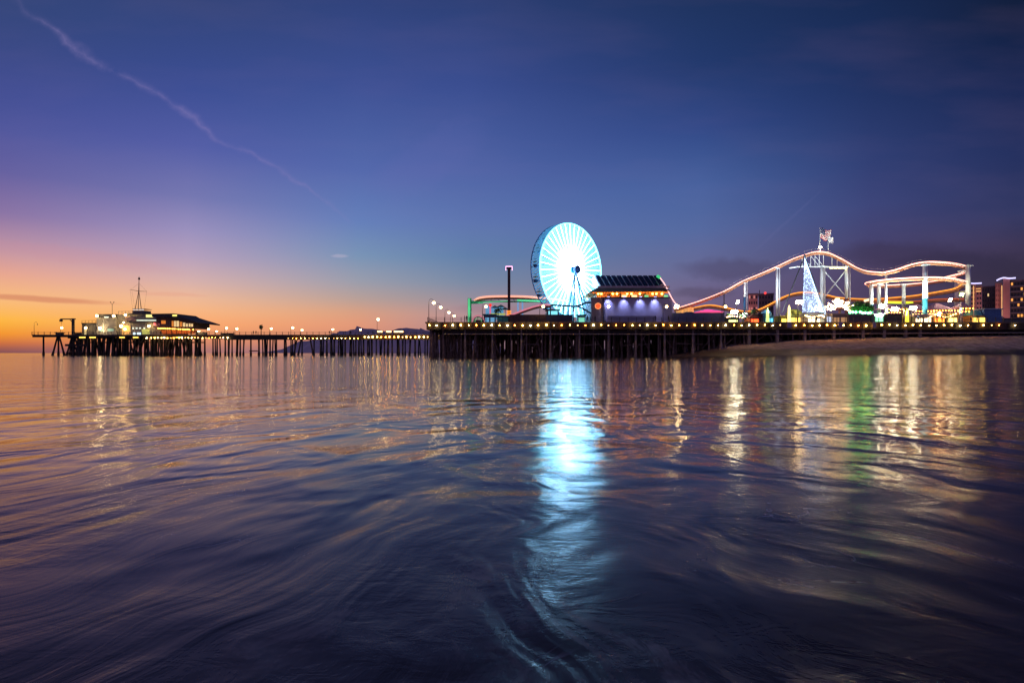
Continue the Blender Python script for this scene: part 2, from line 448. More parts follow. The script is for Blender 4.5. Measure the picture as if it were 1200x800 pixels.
nn = t_.nodes.new('ShaderNodeTexNoise'); nn.inputs['Scale'].default_value = .35; nn.inputs['Detail'].default_value = 6; t_.links.new(gg.outputs['Position'], nn.inputs['Vector'])
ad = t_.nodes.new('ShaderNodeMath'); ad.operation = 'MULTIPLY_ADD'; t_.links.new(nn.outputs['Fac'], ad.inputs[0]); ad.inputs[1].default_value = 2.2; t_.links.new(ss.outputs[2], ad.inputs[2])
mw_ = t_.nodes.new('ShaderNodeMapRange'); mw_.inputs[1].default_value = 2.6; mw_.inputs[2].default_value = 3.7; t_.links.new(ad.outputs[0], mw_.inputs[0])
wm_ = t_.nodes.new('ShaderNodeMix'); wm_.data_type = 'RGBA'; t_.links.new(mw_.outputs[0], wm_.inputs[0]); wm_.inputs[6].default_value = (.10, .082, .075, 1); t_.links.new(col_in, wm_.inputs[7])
wr_ = t_.nodes.new('ShaderNodeTexNoise'); wr_.inputs['Scale'].default_value = 1.6; wr_.inputs['Detail'].default_value = 8; wr_.inputs['Roughness'].default_value = .75; t_.links.new(gg.outputs['Position'], wr_.inputs['Vector'])
wq_ = t_.nodes.new('ShaderNodeMapRange'); wq_.inputs[1].default_value = .60; wq_.inputs[2].default_value = .66; wq_.inputs[4].default_value = .6; t_.links.new(wr_.outputs['Fac'], wq_.inputs[0])
wx_ = t_.nodes.new('ShaderNodeMix'); wx_.data_type = 'RGBA'; t_.links.new(wq_.outputs[0], wx_.inputs[0]); t_.links.new(wm_.outputs[2], wx_.inputs[6]); wx_.inputs[7].default_value = (.12, .09, .075, 1)
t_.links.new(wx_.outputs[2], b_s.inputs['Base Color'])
rw_ = t_.nodes.new('ShaderNodeMapRange'); rw_.inputs[3].default_value = .45; rw_.inputs[4].default_value = .95; t_.links.new(mw_.outputs[0], rw_.inputs[0]); t_.links.new(rw_.outputs[0], b_s.inputs['Roughness'])
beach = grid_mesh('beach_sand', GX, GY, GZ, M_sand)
tag(beach, kind='structure')
def sand_z(x, y):
    j = int(np.argmin(abs(gy - y))); i = int(np.argmin(abs(gx - x))); return float(GZ[j, i])

# ------------------------------------------------------------------ far hills
def ridge(x):
    return np.interp(x, [300, 325, 338, 352, 372, 395, 405, 420, 435, 447, 455, 466, 475, 490, 505, 530, 560, 600],
                        [0,   0,   0.4, 2,   6,   11,  15,  18.5, 18, 16,  14,  18,  19,  17.5, 15, 10,  5, 0])
D = 14000
pxs = np.linspace(270, 640, 150)
top = ridge(pxs) * 1.0 + 10.5 * np.clip((ridge(pxs)) / 3, 0, 1) + .5 * vnoise(pxs * .12, pxs * 0, 2) + .3 * vnoise(pxs * .4, pxs * 0, 9)
rows = [(0, 1.0), (-.35, .7), (-.7, .3), (-1, -.05)]
HX = []; HY = []; HZ = []
for k, (dyk, s_) in enumerate([(-1, -.02), (-.8, .25), (-.5, .55), (-.25, .85), (0, 1.0), (.5, .6), (1, -.02)]):
    HX.append((pxs - 600) * D / FPX); HY.append(np.full_like(pxs, D + dyk * 1800))
    jag = 1 + .25 * vnoise(pxs * .25 + k * 7, pxs * 0 + k, 4) * (k not in (0, 4, 6))
    HZ.append(np.maximum(top, 0) * D / FPX * s_ * jag - 4)
hills = grid_mesh('hills', np.array(HX), np.array(HY), np.array(HZ), mat('haze_tinted_hillside', (.92, .70, .70), .95, .12, .0012))  # distance haze is put into the pale base colour
tag(hills, kind='structure')

# ------------------------------------------------------------------ piers
ZD = 8.9
YM = 150.0                                     # face of the amusement pier
XW = -21.2                                     # its seaward end
pier = thing('amusement_pier', (XW, YM, 0), 'wide timber pier deck carrying the amusement park on dense dark piles', 'pier')
d = MB(); d.box(XW - .6, 190, YM, 262, ZD - .35, ZD); d.build('deck', M_deck, pier)
g_ = MB(); g_.box(XW - .3, 190, YM + .12, YM + .5, 6.95, ZD - .36)
g_.box(XW - .3, XW, YM + .5, 262, 6.95, ZD - .36)
for i in range(46): g_.box(-18 + i * 4.6, -17.6 + i * 4.6, YM - .1, YM + .12, 7.3, ZD - .4)
g_.build('fascia', M_timber, pier)
g_ = MB(); g_.box(XW + 4, 190, YM + .7, YM + 1.2, 6.1, 6.6)
for k in range(8): g_.box(XW + .2, 190, YM + 4 + k * 13, YM + 4.5 + k * 13, 6.3, 8.5)
g_.build('cross_beam', M_timber, pier)
g_ = MB(); g_.path([(XW + 4, YM + .45, 5.85), (60, YM + .45, 5.8), (190, YM + .45, 6.5)], .11); g_.build('service_pipe', mat('galvanised_pipe', (.3, .27, .25), .6), pier)
rl = MB()
for zz in (.45, .8, 1.12): rl.path([(XW, 258, ZD + zz), (XW, YM + .2, ZD + zz), (190, YM + .2, ZD + zz)], .035, 4)
x = XW
while x < 190: rl.box(x - .06, x + .06, YM + .14, YM + .26, ZD, ZD + 1.2); x += 2.1
for k in range(50): rl.box(XW - .06, XW + .06, YM + 2.1 * k, YM + .12 + 2.1 * k, ZD, ZD + 1.2)
rl.build('railing', M_iron, pier)

def pile_mb(x, y, z0, z1, r=.2, lx=0, ly=0, grow=True):
    m = MB(); a = Vector((x + lx, y + ly, z0)); b = Vector((x, y, z1))
    if grow: m.path([a, a.lerp(b, .28), a.lerp(b, .33), b], [r * 1.45, r * 1.35, r, r * .92], 8)
    else: m.path([a, b], [r, r], 8)
    return m
def under(x, y):
    return (sand_z(x, y) - .6) if x > 36 else -1.5
# front row: named piles; light concrete columns at regular steps
n_p = 0
for k in range(27):
    x = XW + 4 + 4.2 * k + rnd.uniform(-.5, .5)
    if x > 108: break
    lean = rnd.choice((0, 0, 0, rnd.uniform(-1.3, 1.3)))
    zb = under(x, YM + 2)
    pile_mb(x, YM + 1.6 + rnd.uniform(-.5, .8), zb, 6.9, .19, lean).build('pile', M_pile, pier); n_p += 1
for k, px in enumerate((545, 577, 611, 645, 679, 713, 745, 779, 812, 845)):
    x = PX(px, YM + .8); pile_mb(x, YM + .9, under(x, YM + .9), 7.0, .26, 0).build('pile', M_concrete, pier); n_p += 1
for px in (878, 911, 943, 977, 1011, 1036, 1061, 1078):
    x = PX(px, YM + .8); MB().box(x - .33, x + .33, YM + .55, YM + 1.1, sand_z(x, YM) - .8, 6.95).build('concrete_column', M_concrete, pier); n_p += 1
# seaward edge row, two stout ones first
for k in range(26):
    y = YM + .9 + 4.2 * k
    pile_mb(XW + .9 + rnd.uniform(-.2, .2), y, -1.5, 7.4, .34 if k < 3 else .24, rnd.uniform(-.4, .4)).build('pile', M_pile, pier); n_p += 1
for k in range(26):
    y = YM + 2.5 + 3.9 * k
    pile_mb(XW + 3.2 + rnd.uniform(-.4, .4), y, -1.5, 7.4, .22, rnd.uniform(-1, 1)).build('pile', M_pile, pier); n_p += 1
for k in range(14):
    x = XW + 6 + k * 6.4 + rnd.uniform(-1, 1); zlo = max(under(x, YM + 2.2) + 1.0, .6); w_ = rnd.choice((-1, 1)) * rnd.uniform(2.6, 4.2)
    MB().tube((x, YM + 2.3, zlo), (x + w_, YM + 2.4, 6.4), .11, .11, 6).build('brace', M_pile, pier)
for k in range(6):
    x = XW + 9 + k * 13.5; MB().tube((x, YM + 2.0, 3.2 + rnd.uniform(-.4, .6)), (x + rnd.uniform(5, 8), YM + 2.0, 3.3), .12, .12, 6).build('brace', M_pile, pier)
rest = MB()
for r_ in range(17):
    y = YM + 5 + r_ * 6.3
    x = XW + 6 + rnd.uniform(0, 2)
    while x < 150:
        if not (-3.6 < x - 0 * y < -1.2 and r_ < 9):
            q = pile_mb(x, y + rnd.uniform(-1, 1), under(x, y), 7.2, rnd.uniform(.17, .25), rnd.choice((0, 0, rnd.uniform(-2, 2))))
            rest.add(q.v, q.f)
        x += rnd.uniform(1.7, 3.1) if r_ < 9 else rnd.uniform(1.1, 2.0)
rest.build('pile', M_pile, pier)['kind'] = 'stuff'

bulb_x = []
px = 503.0
while px < 1198:
    if not (1151 > px > 1139 or 1186 > px > 1171 or 1112 < px < 1114): bulb_x.append(px)
    px += 9.15
bm0 = MB(); bm0.ball((0, 0, 0), .135, 8, 5); 
hood = MB(); hood.cone((0, 0, .12), .3, .22, 8, .05)
src = None
M_bulb2 = glow('amber_bulb', (255, 150, 50), 75); M_bulb3 = glow('tired_bulb', (255, 190, 110), 14); M_bulb4 = glow('pale_bulb', (255, 215, 140), 110)
bulb_me = []
def edge_bulb(parent, x, y, z, r=1.0):
    global src
    z += rnd.uniform(-.06, .06); x += rnd.uniform(-.12, .12); r *= rnd.uniform(.8, 1.1)
    if src is None:
        src = bm0.build('edge_bulb', M_bulb); src.parent = parent
        src.location = Vector((x, y, z)) - wloc(parent); src.scale = (r,) * 3
        for mm in (M_bulb, M_bulb, M_bulb2, M_bulb3, M_bulb4):
            k = src.data.copy(); k.materials.clear(); k.materials.append(mm); bulb_me.append(k)
        return
    c = src.copy(); c.data = rnd.choice(bulb_me); COL.objects.link(c); c.parent = parent; c.location = Vector((x, y, z)) - wloc(parent); c.scale = (r,) * 3
for px in bulb_x: edge_bulb(pier, PX(px, YM - .2), YM - .2, PZ(381 + rnd.uniform(-.3, .3), YM), rnd.uniform(.85, 1.25))

# --- long pier
YF = 254.0
X0, X1 = PX(37, YF), -16.0
lp = thing('long_pier', (X0, YF, 0), 'long narrow timber pier on thin piles with harbour office and restaurant at its seaward end', 'pier')
d = MB(); d.box(X0, X1, YF, YF + 13, ZD - .4, ZD); d.box(PX(78, YF), PX(240, YF), YF + 13, YF + 34, ZD - .4, ZD)
d.build('deck', M_deck, lp)
g_ = MB(); g_.box(PX(262, YF), X1, YF + .15, YF + .6, 6.7, ZD - .41); g_.box(X0 + .2, PX(262, YF) - .05, YF + .15, YF + .6, 7.8, ZD - .41)
for k in range(14): g_.box(PX(78, YF) + k * 12, PX(78, YF) + .5 + k * 12, YF + .6, YF + 12, 7.3, ZD - .45)
g_.build('fascia', M_timber, lp)
rl = MB()
for zz in (.6, 1.1): rl.path([(X0, YF + .2, ZD + zz), (X1, YF + .2, ZD + zz)], .05, 4)
x = X0
while x < X1: rl.box(x - .08, x + .08, YF + .12, YF + .28, ZD, ZD + 1.2); x += 2.6
rl.build('railing', M_iron, lp)
brace = MB(); npile = 0
front = [(51, 0), (60.5, 3), (68.5, 0), (77, -3), (80, 3), (86, 0), (92, -3)]
def lpile(px, lx=0, dy=1.2, r=.36):
    global npile
    x = PX(px, YF + dy); npile += 1
    pile_mb(x, YF + dy, -1.5, 8.3, r, lx).build('pile', M_pile2, lp)
for px, s_ in ((51, 0), (68.5, 0), (67.5, -2.6), (69.5, 2.6), (86, 0), (84.5, -2.8), (87.5, 2.6)): lpile(px, s_)
px = 93
while px < 238:
    lpile(px, rnd.choice((0, 0, rnd.uniform(-2.5, 2.5))), rnd.choice((1.2, 2.0))); px += rnd.uniform(4, 6.5)
px = 240
while px < 505:
    if 345 < px < 365: lpile(px, rnd.choice((-1.8, 1.8)), r=.33)
    else: lpile(px, rnd.choice((0, 0, 0, rnd.uniform(-.8, .8))), r=rnd.uniform(.26, .38))
    px += rnd.choice((4.0, 5, 7.5, 9.5))
rest = MB()
for r_ in range(1, 4):
    px = 247 if r_ < 3 else 252
    while px < 500:
        if rnd.random() < .6:
            y = YF + 1 + r_ * 3.7; q = pile_mb(PX(px, YF + 1) + rnd.uniform(-.4, .4), y, -1.5, 8.3, .27, rnd.uniform(-.5, .5)); rest.add(q.v, q.f)
        px += 11.5
for r_ in range(1, 9):
    px = 84 + rnd.uniform(0, 4)
    while px < 236:
        y = YF + 1.5 + r_ * 3.9; q = pile_mb(PX(px, y), y, -1.5, 8.3, .3, rnd.choice((0, rnd.uniform(-3, 3)))); rest.add(q.v, q.f)
        px += rnd.uniform(6, 11)
rest.build('pile', M_pile2, lp)['kind'] = 'stuff'
b_ = MB(); b_.box(PX(74, YF), PX(100, YF), YF + 1, YF + 1.4, PZ(405.5, YF), PZ(403, YF)); b_.box(PX(98, YF), PX(236, YF), YF + 3, YF + 3.4, 5.4, 5.9)
b_.box(PX(290, YF), PX(300, YF), YF + 1.6, YF + 1.9, 1.8, 2.2)
b_.build('cross_beam', M_timber, lp)
px = 427.0
while px < 512: edge_bulb(lp, PX(px, YF - .2), YF - .2, PZ(394.8, YF), 1.8); px += 4.95
px = 338.0
while px < 424: edge_bulb(lp, PX(px, YF - .2), YF - .2, PZ(396.3, YF), rnd.uniform(.7, 1.15)); px += 4.8
px = 172.0
while px < 272: edge_bulb(lp, PX(px, YF - .2), YF - .2, PZ(395.8, YF), rnd.uniform(.8, 1.4)); px += rnd.choice((3.6, 3.9, 5.5))
st = MB()
for a_, b2 in ((93, 100), (105, 112), (140, 146), (156, 162), (206, 213)): st.box(PX(a_, YF), PX(b2, YF), YF - .12, YF + .1, PZ(396, YF), PZ(394.6, YF))
st.build('strip_light', glow('yellow_strip', (255, 205, 90), 2.5), lp)

# ------------------------------------------------------------------ street lamps
def make_lamp(name, h, r, mglow, arm=.95, label='', group=''):
    t = thing(name, (0, 0, 0), label, 'street lamp', group)
    m = MB(); m.path([(0, 0, 0), (0, 0, .35), (0, 0, .4), (0, 0, h - .6)], [.2, .18, .09, .06], 8)
    m.build('pole', M_iron, t)
    pts = [(0, 0, h - .6)] + [(arm / 2 - arm / 2 * math.cos(a), 0, h - .6 + arm * .8 * math.sin(a)) for a in np.linspace(.3, math.pi * .95, 7)]
    MB().path(pts, .045, 6).build('arm', M_iron, t)
    s_ = MB(); s_.cone((arm, 0, h - .62 + r * .75), r * .9, .2, 8, .06); s_.build('lamp_shade', M_iron, t)
    MB().ball((arm, 0, h - .62), r, 10, 7).build('lamp_globe', mglow, t)
    return t
g1 = 'lamps along the front railing of the amusement pier'
spots = [(565.3, 'beside the green roller coaster gantry'), (632.5, 'beside the wall left of the ferris wheel'), (709, 'in front of the left part of the blue pavilion wall'),
         (777, 'in front of the right part of the blue pavilion wall'), (846, 'at the right end of the low blue wall'), ]
lampA = None
for px, w in spots:
    loc = (PX(px, YM + 1), YM + 1, ZD)
    lb = 'black gooseneck lamp ' + w
    if lampA is None: lampA = make_lamp('street_lamp', 4.55, .32, M_lamp, .9, lb, g1); lampA.location = loc
    else: copy_tree(lampA, loc, None, lb)
lampB = None
for y, w in ((152.2, 'nearest of the four on the seaward edge of the amusement pier'), (167, 'second nearest on the seaward edge of the amusement pier'),
             (189, 'third nearest on the seaward edge of the amusement pier'), (206, 'farthest of the four on the seaward edge of the amusement pier')):
    lb = 'tall arched double bend lamp, ' + w
    if lampB is None: lampB = make_lamp('street_lamp', 5.6, .36, M_lamp, 1.25, lb, 'lamps along the seaward edge of the amusement pier'); lampB.location = (XW, y, ZD)
    else: copy_tree(lampB, (XW, y, ZD), None, lb)
lampB['label'] = 'tall arched lamp, nearest of the four on the seaward edge of the amusement pier'
for o in COL.objects:
    if o.parent is None and o.get('label', '').startswith('tall arched double bend'): o['label'] = o['label'].replace('tall arched double bend', 'tall arched')
far = [(233, 388), (244.5, 385.6), (254, 388), (265.5, 384), (277.5, 385), (318, 385), (343, 383.5), (354, 386.5), (390, 386), (422.5, 386)]
base = None
words = ['nearest to the restaurant roof tip', 'second along from the restaurant', 'third along from the restaurant', 'fourth along from the restaurant', 'fifth along from the restaurant',
         'standing alone half way along the bare stretch', 'left one of the pair before the hills begin', 'right one of the pair before the hills begin',
         'in front of the left foot of the hills', 'in front of the highest hill']
for (px, py), w in zip(far, words):
    lb = 'small warm lamp on the long pier, ' + w
    loc = (PX(px, YF + 2) - .8, YF + 2, ZD + rnd.uniform(-.2, 0))
    if base is None: base = make_lamp('street_lamp', 3.9, .45, M_lamp, .8, lb, 'lamps along the long pier'); base.location = loc
    else: copy_tree(base, loc, None, lb)
    # lamps differ a little in height
    o = [k for k in COL.objects if k.get('label') == lb][0]; o.scale.z = (PZ(py, YF + 2) - ZD + .3) / 3.6
o = make_lamp('street_lamp', 7.2, .5, M_lamp, .4, 'tallest lamp on the long pier, between the two hills', 'lamps along the long pier'); o.location = (PX(442, YF + 2), YF + 2, ZD)
o = make_lamp('street_lamp', 5.0, .18, M_lamp, 1.4, 'thin unlit looking lamp at the very tip of the long pier', 'lamps along the long pier'); o.location = (PX(40, YF + 2), YF + 2, ZD)
for k in [k for k in COL.objects if k.parent == o and k.name.startswith('lamp_globe')]: k.data.materials[0] = M_iron
o = make_lamp('street_lamp', 3.6, .4, M_lamp, .5, 'small warm lamp left of the crane on the long pier', 'lamps along the long pier'); o.location = (PX(71, YF + 2), YF + 2, ZD)
# kiosks of light near the junction
for px, py, w in ((445, 390, 'left'), (455.5, 390, 'middle'), (467, 389.5, 'right and widest')):
    t = thing('vending_kiosk', (PX(px, YF + 5), YF + 5, ZD), f'small brightly lit kiosk on the long pier below the hills, {w} of three', 'kiosk', 'lit kiosks on the long pier')
    wd = 1.1 if w != 'right and widest' else 2.2
    x = PX(px, YF + 5)
    MB().box(x - wd, x + wd, YF + 4.4, YF + 6, ZD, ZD + 1.1).build('counter', mat('kiosk_wood', (.2, .13, .08)), t)
    MB().box(x - wd * .85, x + wd * .85, YF + 4.5, YF + 5.9, ZD + 1.1, ZD + 1.75).build('lit_window', glow('kiosk_light', (255, 200, 130), 6), t)
    MB().box(x - wd * 1.1, x + wd * 1.1, YF + 4.2, YF + 6.1, ZD + 1.75, ZD + 1.95).build('roof', M_iron, t)

# flood lights in the park
def floodlight(px, py, D, r, m, label, zbase=None, group='flood lights over the fairground', hood=True):
    x, z = PX(px, D), PZ(py, D)
    zb = ZD if zbase is None else zbase
    t = thing('floodlight', (x, D, zb), label, 'floodlight', group)
    MB().tube((x, D + .5, zb), (x, D + .5, z + .3), .11, .07).build('pole', M_iron, t)
    s_ = MB(); s_.box(x - r * 1.15, x + r * 1.15, D + .15, D + .3, z - .06, z + .06); s_.build('housing', M_iron, t)
    k = max(1, round(r / .16))
    for i in range(k):
        for j in range(2 if k > 1 else 1):
            c = (x + (i - (k - 1) / 2) * .36 + j * .12, D - .05 - j * .1, z + (j - .5) * .5 * (k > 1) + .1 * math.sin(i * 2.7))
            MB().ball(c, .17, 8, 6).build('lamp', m, t)
for a in [(860, 365.5, 158, .8, M_floodw, 'brightest flood light, just right of the low blue wall'),
          (864, 354, 166, .3, M_floodw, 'small white flood light high up right of the low blue wall'),
          (936, 354, 158, .8, M_flood, 'large warm flood light left of the cone of light strings'),
          (792.5, 359, 158, .55, M_flood, 'warm flood light at the right corner of the blue pavilion'),
          (1048, 362, 156, .85, M_floodw, 'left one of two blinding flood lights before the purple tents'),
          (1069.5, 361, 156, .85, M_floodw, 'right one of two blinding flood lights before the purple tents'),
          (1032, 358, 163, .5, M_floodw, 'white flood light between the white coaster columns'),
          (1126.5, 345, 153, .5, glow('green_flood', (235, 255, 150), 14), 'tall greenish flood light left of the end coaster column'),
          (1100, 368, 155, .3, M_flood, 'low warm flood light under the purple tents'),
          (1113, 351.5, 160, .28, M_floodw, 'small white spot light right above the long purple tent')]:
    floodlight(*a)

# ------------------------------------------------------------------ ferris wheel
DW = 167.0
hub = P(670.5, 316.5, DW); RW = 54 * DW / FPX
th = R(43.3); nrm = Vector((math.sin(th), -math.cos(th), 0)); tan = Vector((math.cos(th), math.sin(th), 0)); up = Vector((0, 0, 1))
fw = thing('ferris_wheel', (hub.x, hub.y, ZD), 'big ferris wheel blazing with cyan and white light strings', 'ferris wheel')
W2 = 3.4
hb = hub - nrm * W2
def rimpt(c, a, r=RW): return c + (tan * math.cos(a) + up * math.sin(a)) * r
NA = 96
M_led = glow('cyan_white_led', (150, 208, 255), 30, .1)
M_rim = glow('cyan_rim_led', (120, 232, 248), 4, .1)
M_ledw = glow('white_disc_glow', (255, 222, 200), 2.2, .1)
M_ledc = glow('cyan_led', (122, 208, 235), 3.0, .1)
M_ledb = glow('dim_blue_led', (75, 150, 200), .85, .2, .5)
circ = [2 * math.pi * k / NA for k in range(NA)]
MB().path([rimpt(hub, a) for a in circ], .2, 6, True).build('rim', M_rim, fw)
MB().path([rimpt(hub, a, RW * .965) for a in circ], .09, 5, True).build('rim', M_ledc, fw)
MB().path([rimpt(hb, a) for a in circ], .17, 6, True).build('rim', M_steelb, fw)
NS = 40
for k in range(NS):
    a = 2 * math.pi * (k + .5) / NS
    MB().path([rimpt(hub, a, 1.0), rimpt(hub, a, RW * .5), rimpt(hub, a, RW * .985)], [.075, .08, .07], 5).build('spoke', M_led, fw)
st = MB(); st2 = MB()  # extra glowing strands added to fill the disc between the spokes
for k in range(NS * 5):
    a = 2 * math.pi * k / (NS * 5)
    if k % 5 == 2: continue
    st.tube(rimpt(hub - nrm * .3, a, RW * .30), rimpt(hub - nrm * .3, a + .02, RW * .97), .058, .066, 3)
for k in range(NS * 3):
    a = 2 * math.pi * k / (NS * 3)
    st.tube(rimpt(hub - nrm * .6, a, RW * .2), rimpt(hub - nrm * .6, a, RW * .95), .04, .06, 3)
    st2.tube(rimpt(hub - nrm * .1, a, .9), rimpt(hub - nrm * .15, a + .03, RW * (.46 + .12 * ((k * 7) % 5) / 4)), .10, .03, 4)
    st2.tube(rimpt(hub - nrm * .5, a + .02, .9), rimpt(hub - nrm * .3, a - .01, RW * .36), .10, .03, 4)
st.build('glow_fill_strand', M_ledc, fw); st2.build('glow_fill_strand', M_ledw, fw)
cr = MB()
for k in range(20):
    a = 2 * math.pi * k / 20
    cr.tube(rimpt(hub, a), rimpt(hb, a), .08, .08, 5)
cr.build('cross_strut', M_steelb, fw)
for k in range(100):
    lb_ = MB()
    a = 2 * math.pi * (k + .3) / 100
    p, q = rimpt(hub - nrm * .4, a), rimpt(hb + nrm * .5, a + .08)
    lb_.tube(p, q, .2, .2, 4); lb_.build('rim_light', M_ledb, fw)
# gondolas
gd = None
for k in range(20):
    a = 2 * math.pi * (k + .5) / 20
    c = rimpt((hub + hb) / 2, a)
    m = MB(); m.path([c + nrm * -1.4, c + nrm * 1.4], .06, 5); m.tube(c, c - up * .9, .05)
    bs = c - up * 1.9
    m.cone(bs - up * .4, .55, .75, 8, .85)
    g = m.build('gondola', mat('gondola_blue', (.05, .12, .3), .4), fw)
    m2 = MB(); m2.cone(bs + up * .95, .95, .42, 10, .08); m2.build('canopy', mat('gondola_canopy', (.5, .2, .1), .5), g)
MB().tube(hub + nrm * -3.9, hub + nrm * 1.6, .55, .55, 14).build('axle', M_steelb, fw)
MB().tube(hub + nrm * 1.55, hub + nrm * 2.1, 1.15, 1.15, 20).build('hub_disc', mat('deep_blue_hub', (.03, .10, .28), .5), fw)
MB().tube(hub + nrm * .2, hub + nrm * .5, 1.0, 1.0, 20).build('hub_ring', M_steelc, fw)
M_leg = mat('pale_teal_steel', (.22, .45, .52), .5, .1)
fr = hub + nrm * 1.1
for s_, w_ in ((-1, 4.6), (-.62, 3.1), (1, 6.2), (.8, 5.0)):
    f_ = Vector((fr.x, fr.y, ZD)) + tan * (s_ * w_) + nrm * .8
    MB().tube(fr, f_, .2, .28, 8).build('support_leg', M_leg, fw)
for s_ in (-1, 1):
    fb = hb - nrm * .8
    MB().tube(fb, Vector((fb.x, fb.y, ZD)) + tan * s_ * 6.5 - nrm, .2, .28, 8).build('support_leg', M_leg, fw)
m = MB(); c0 = Vector((hub.x, hub.y, ZD)) - nrm * 1
pl = [c0 + tan * -7 + nrm * 4, c0 + tan * 7 + nrm * 4, c0 + tan * 7 - nrm * 4, c0 + tan * -7 - nrm * 4]
m.add([p + up * .02 for p in pl] + [p + up * .9 for p in pl], [(0,1,2,3),(4,5,6,7),(0,1,5,4),(1,2,6,5),(2,3,7,6),(3,0,4,7)])
m.build('loading_platform', mat('platform_white', (.6, .65, .68), .5), fw)

# ------------------------------------------------------------------ roller coaster
co = thing('roller_coaster', (PX(960, 172), 172, ZD), 'roller coaster with orange lit track on tall white columns', 'roller coaster')
M_pink = glow('pink_rail_light', (255, 178, 158), 2.6, .15)
M_orange = glow('orange_rail_light', (255, 160, 60), 1.6, .3, .4)
M_olive = glow('yellow_rail_light', (225, 190, 90), .6, .3, .4)
def track(pts, rail_m, spine_m, g=.55, spine=.28, rr_=.11, name='track'):
    p = spline(pts, 7)
    a_, b_ = MB(), MB()
    L_ = []; R_ = []
    for i, q in enumerate(p):
        dd = (p[min(i+1, len(p)-1)] - p[max(i-1, 0)]); sd = dd.cross(up)
        sd = sd.normalized() if sd.length > 1e-6 else Vector((0, 1, 0))
        L_.append(q + sd * g); R_.append(q - sd * g)
    a_.path(L_, rr_, 5); a_.path(R_, rr_, 5)
    b_.path([q - up * .55 for q in p], spine, 6)
    for i in range(0, len(p), 2): b_.tube(L_[i] - up * .02, p[i] - up * .45, .06, .06, 4); b_.tube(R_[i] - up * .02, p[i] - up * .45, .06, .06, 4)
    sp_ = b_.build(name, spine_m, co); a_.build('rail_light', rail_m, sp_)
    return p
up1 = [(790,362,172),(820,352.5,171),(850,340.5,170),(870,329.5,170),(893,320,169),(912,311.5,168),(930,303,168),(943,298.5,168),(951,296,168),(960,295,168),(972,297,168),
       (985,303,167),(1000,311.5,166),(1015,317.5,164),(1035,319.5,162),(1050,316,160),(1068,310,158),(1085,307,157),(1105,307.5,157),(1120,309.5,158),(1131,313,162),(1133,317,168),(1128,320,173),(1114,323.5,177),(1095,328,180)]
track([P(*q) for q in up1[:15]], M_pink, M_track, spine=.3)
track([P(*q) for q in up1[14:]], M_pink, M_track, spine=.27, rr_=.14)
mid = [(1131,330,158),(1115,326.5,157),(1095,325,157),(1070,325.5,157),(1045,327,158),(1025,329.5,160),(1016.5,332,164),(1022,334,170),(1045,334,174),(1075,332,176),(1100,328.5,177),(1120,325,176)]
track([P(*q) for q in mid], M_pink, M_track, spine=.27, rr_=.14)
low = [(1130,332,163),(1120,338,165),(1100,342,170),(1075,346,175),(1050,348.5,178),(1020,350.5,180),(985,349,182),(965,345,183),(948,342.5,184),(932,343.5,184),(918,348,184),(905,355,184),(892,361.5,184),(880,364.5,184),(866,364,184),(850,360.5,184),(832,357.5,184),(815,360,184),(795,364,184)]
track([P(*q) for q in low], M_orange, M_track, spine=.42, rr_=.16)
low2 = [(1130,350,168),(1100,350.5,172),(1070,353,175),(1040,352,178),(1015,353,180)]
track([P(*q) for q in low2], glow('red_rail_light', (225, 110, 60), .7, .2, .4), M_track, spine=.35)
ll = MB(); ll.path(spline([P(1036, 354, 178), P(1055, 354.5, 176), P(1070, 354.5, 175)], 4), .35); ll.build('rail_light', glow('lime_rail_light', (225, 240, 60), 1.3), co)
ll = MB(); ll.path([P(1013, 352.5, 176), P(1019, 351, 176)], .35); ll.build('rail_light', glow('white_rail_light', (255, 235, 190), 1.6), co)
def column(px, ytop, D, r=.38, mtop=None, mbot=None, split=None, r2=None):
    x = PX(px, D); zt = PZ(ytop, D)
    c = MB(); c.tube((x, D, ZD if split is None else PZ(split, D)), (x, D, zt), r, r2 or r, 12)
    o = c.build('column', mtop or M_steelw, co, True)
    MB().box(x - r * 1.5, x + r * 1.5, D - r * 1.2, D + r * 1.2, zt - .02, zt + .25).build('column_cap', M_steelw, co)
    if split is not None:
        MB().tube((x, D, ZD), (x, D, PZ(split, D)), r * 1.06, r * 1.06, 12).build('column', mbot or M_steelc, co, True)
column(848.5, 343, 170, .13, M_iron)
column(872.5, 332, 170, .28, split=348, mbot=M_steelb); column(875.3, 331, 173, .16)
column(910.5, 315, 168, .34); column(913.5, 314, 171, .16)
column(963, 312.5, 168, .45, split=362, mbot=M_steelc); column(966.5, 313, 172, .2)
column(992, 313, 167, .45, split=350, mbot=mat('maroon_steel', (.18, .04, .06), .5)); column(996, 313, 171, .18)
column(1021, 334, 164, .5, split=357); column(1030, 333.5, 168, .5, split=357, mbot=mat('mint_steel', (.25, .6, .45), .5))
column(1038.2, 321, 162, .38, r2=.3); column(1059, 334, 170, .5, split=360, mbot=M_steely)
column(1084, 311, 157, .6, split=350, mbot=M_steelc); column(1134.5, 312, 160, .62, split=360, mbot=M_steely); column(1121, 329, 172, .5)
arms = MB()
for py in (316.5, 328.5, 333, 341): arms.tube(P(1134.5, py, 160), P(1123, py + (1.5 if py != 333 else 0), 166), .22, .28)
arms.build('column_arm', M_steelw, co)
tr = MB()                                          # the truss under the hill top and the bracing below
tr.path([P(925, 314, 168), P(935, 312.5, 168), P(963, 312.5, 168), P(994, 312.8, 167)], .2)
for px, yt in ((940, 301), (945, 299.5), (950, 298.5), (955, 298), (960, 298), (965, 298), (975, 300.5), (981, 303), (988, 307)): tr.tube(P(px, 312.5, 168), P(px, yt, 168), .09, .09, 4)
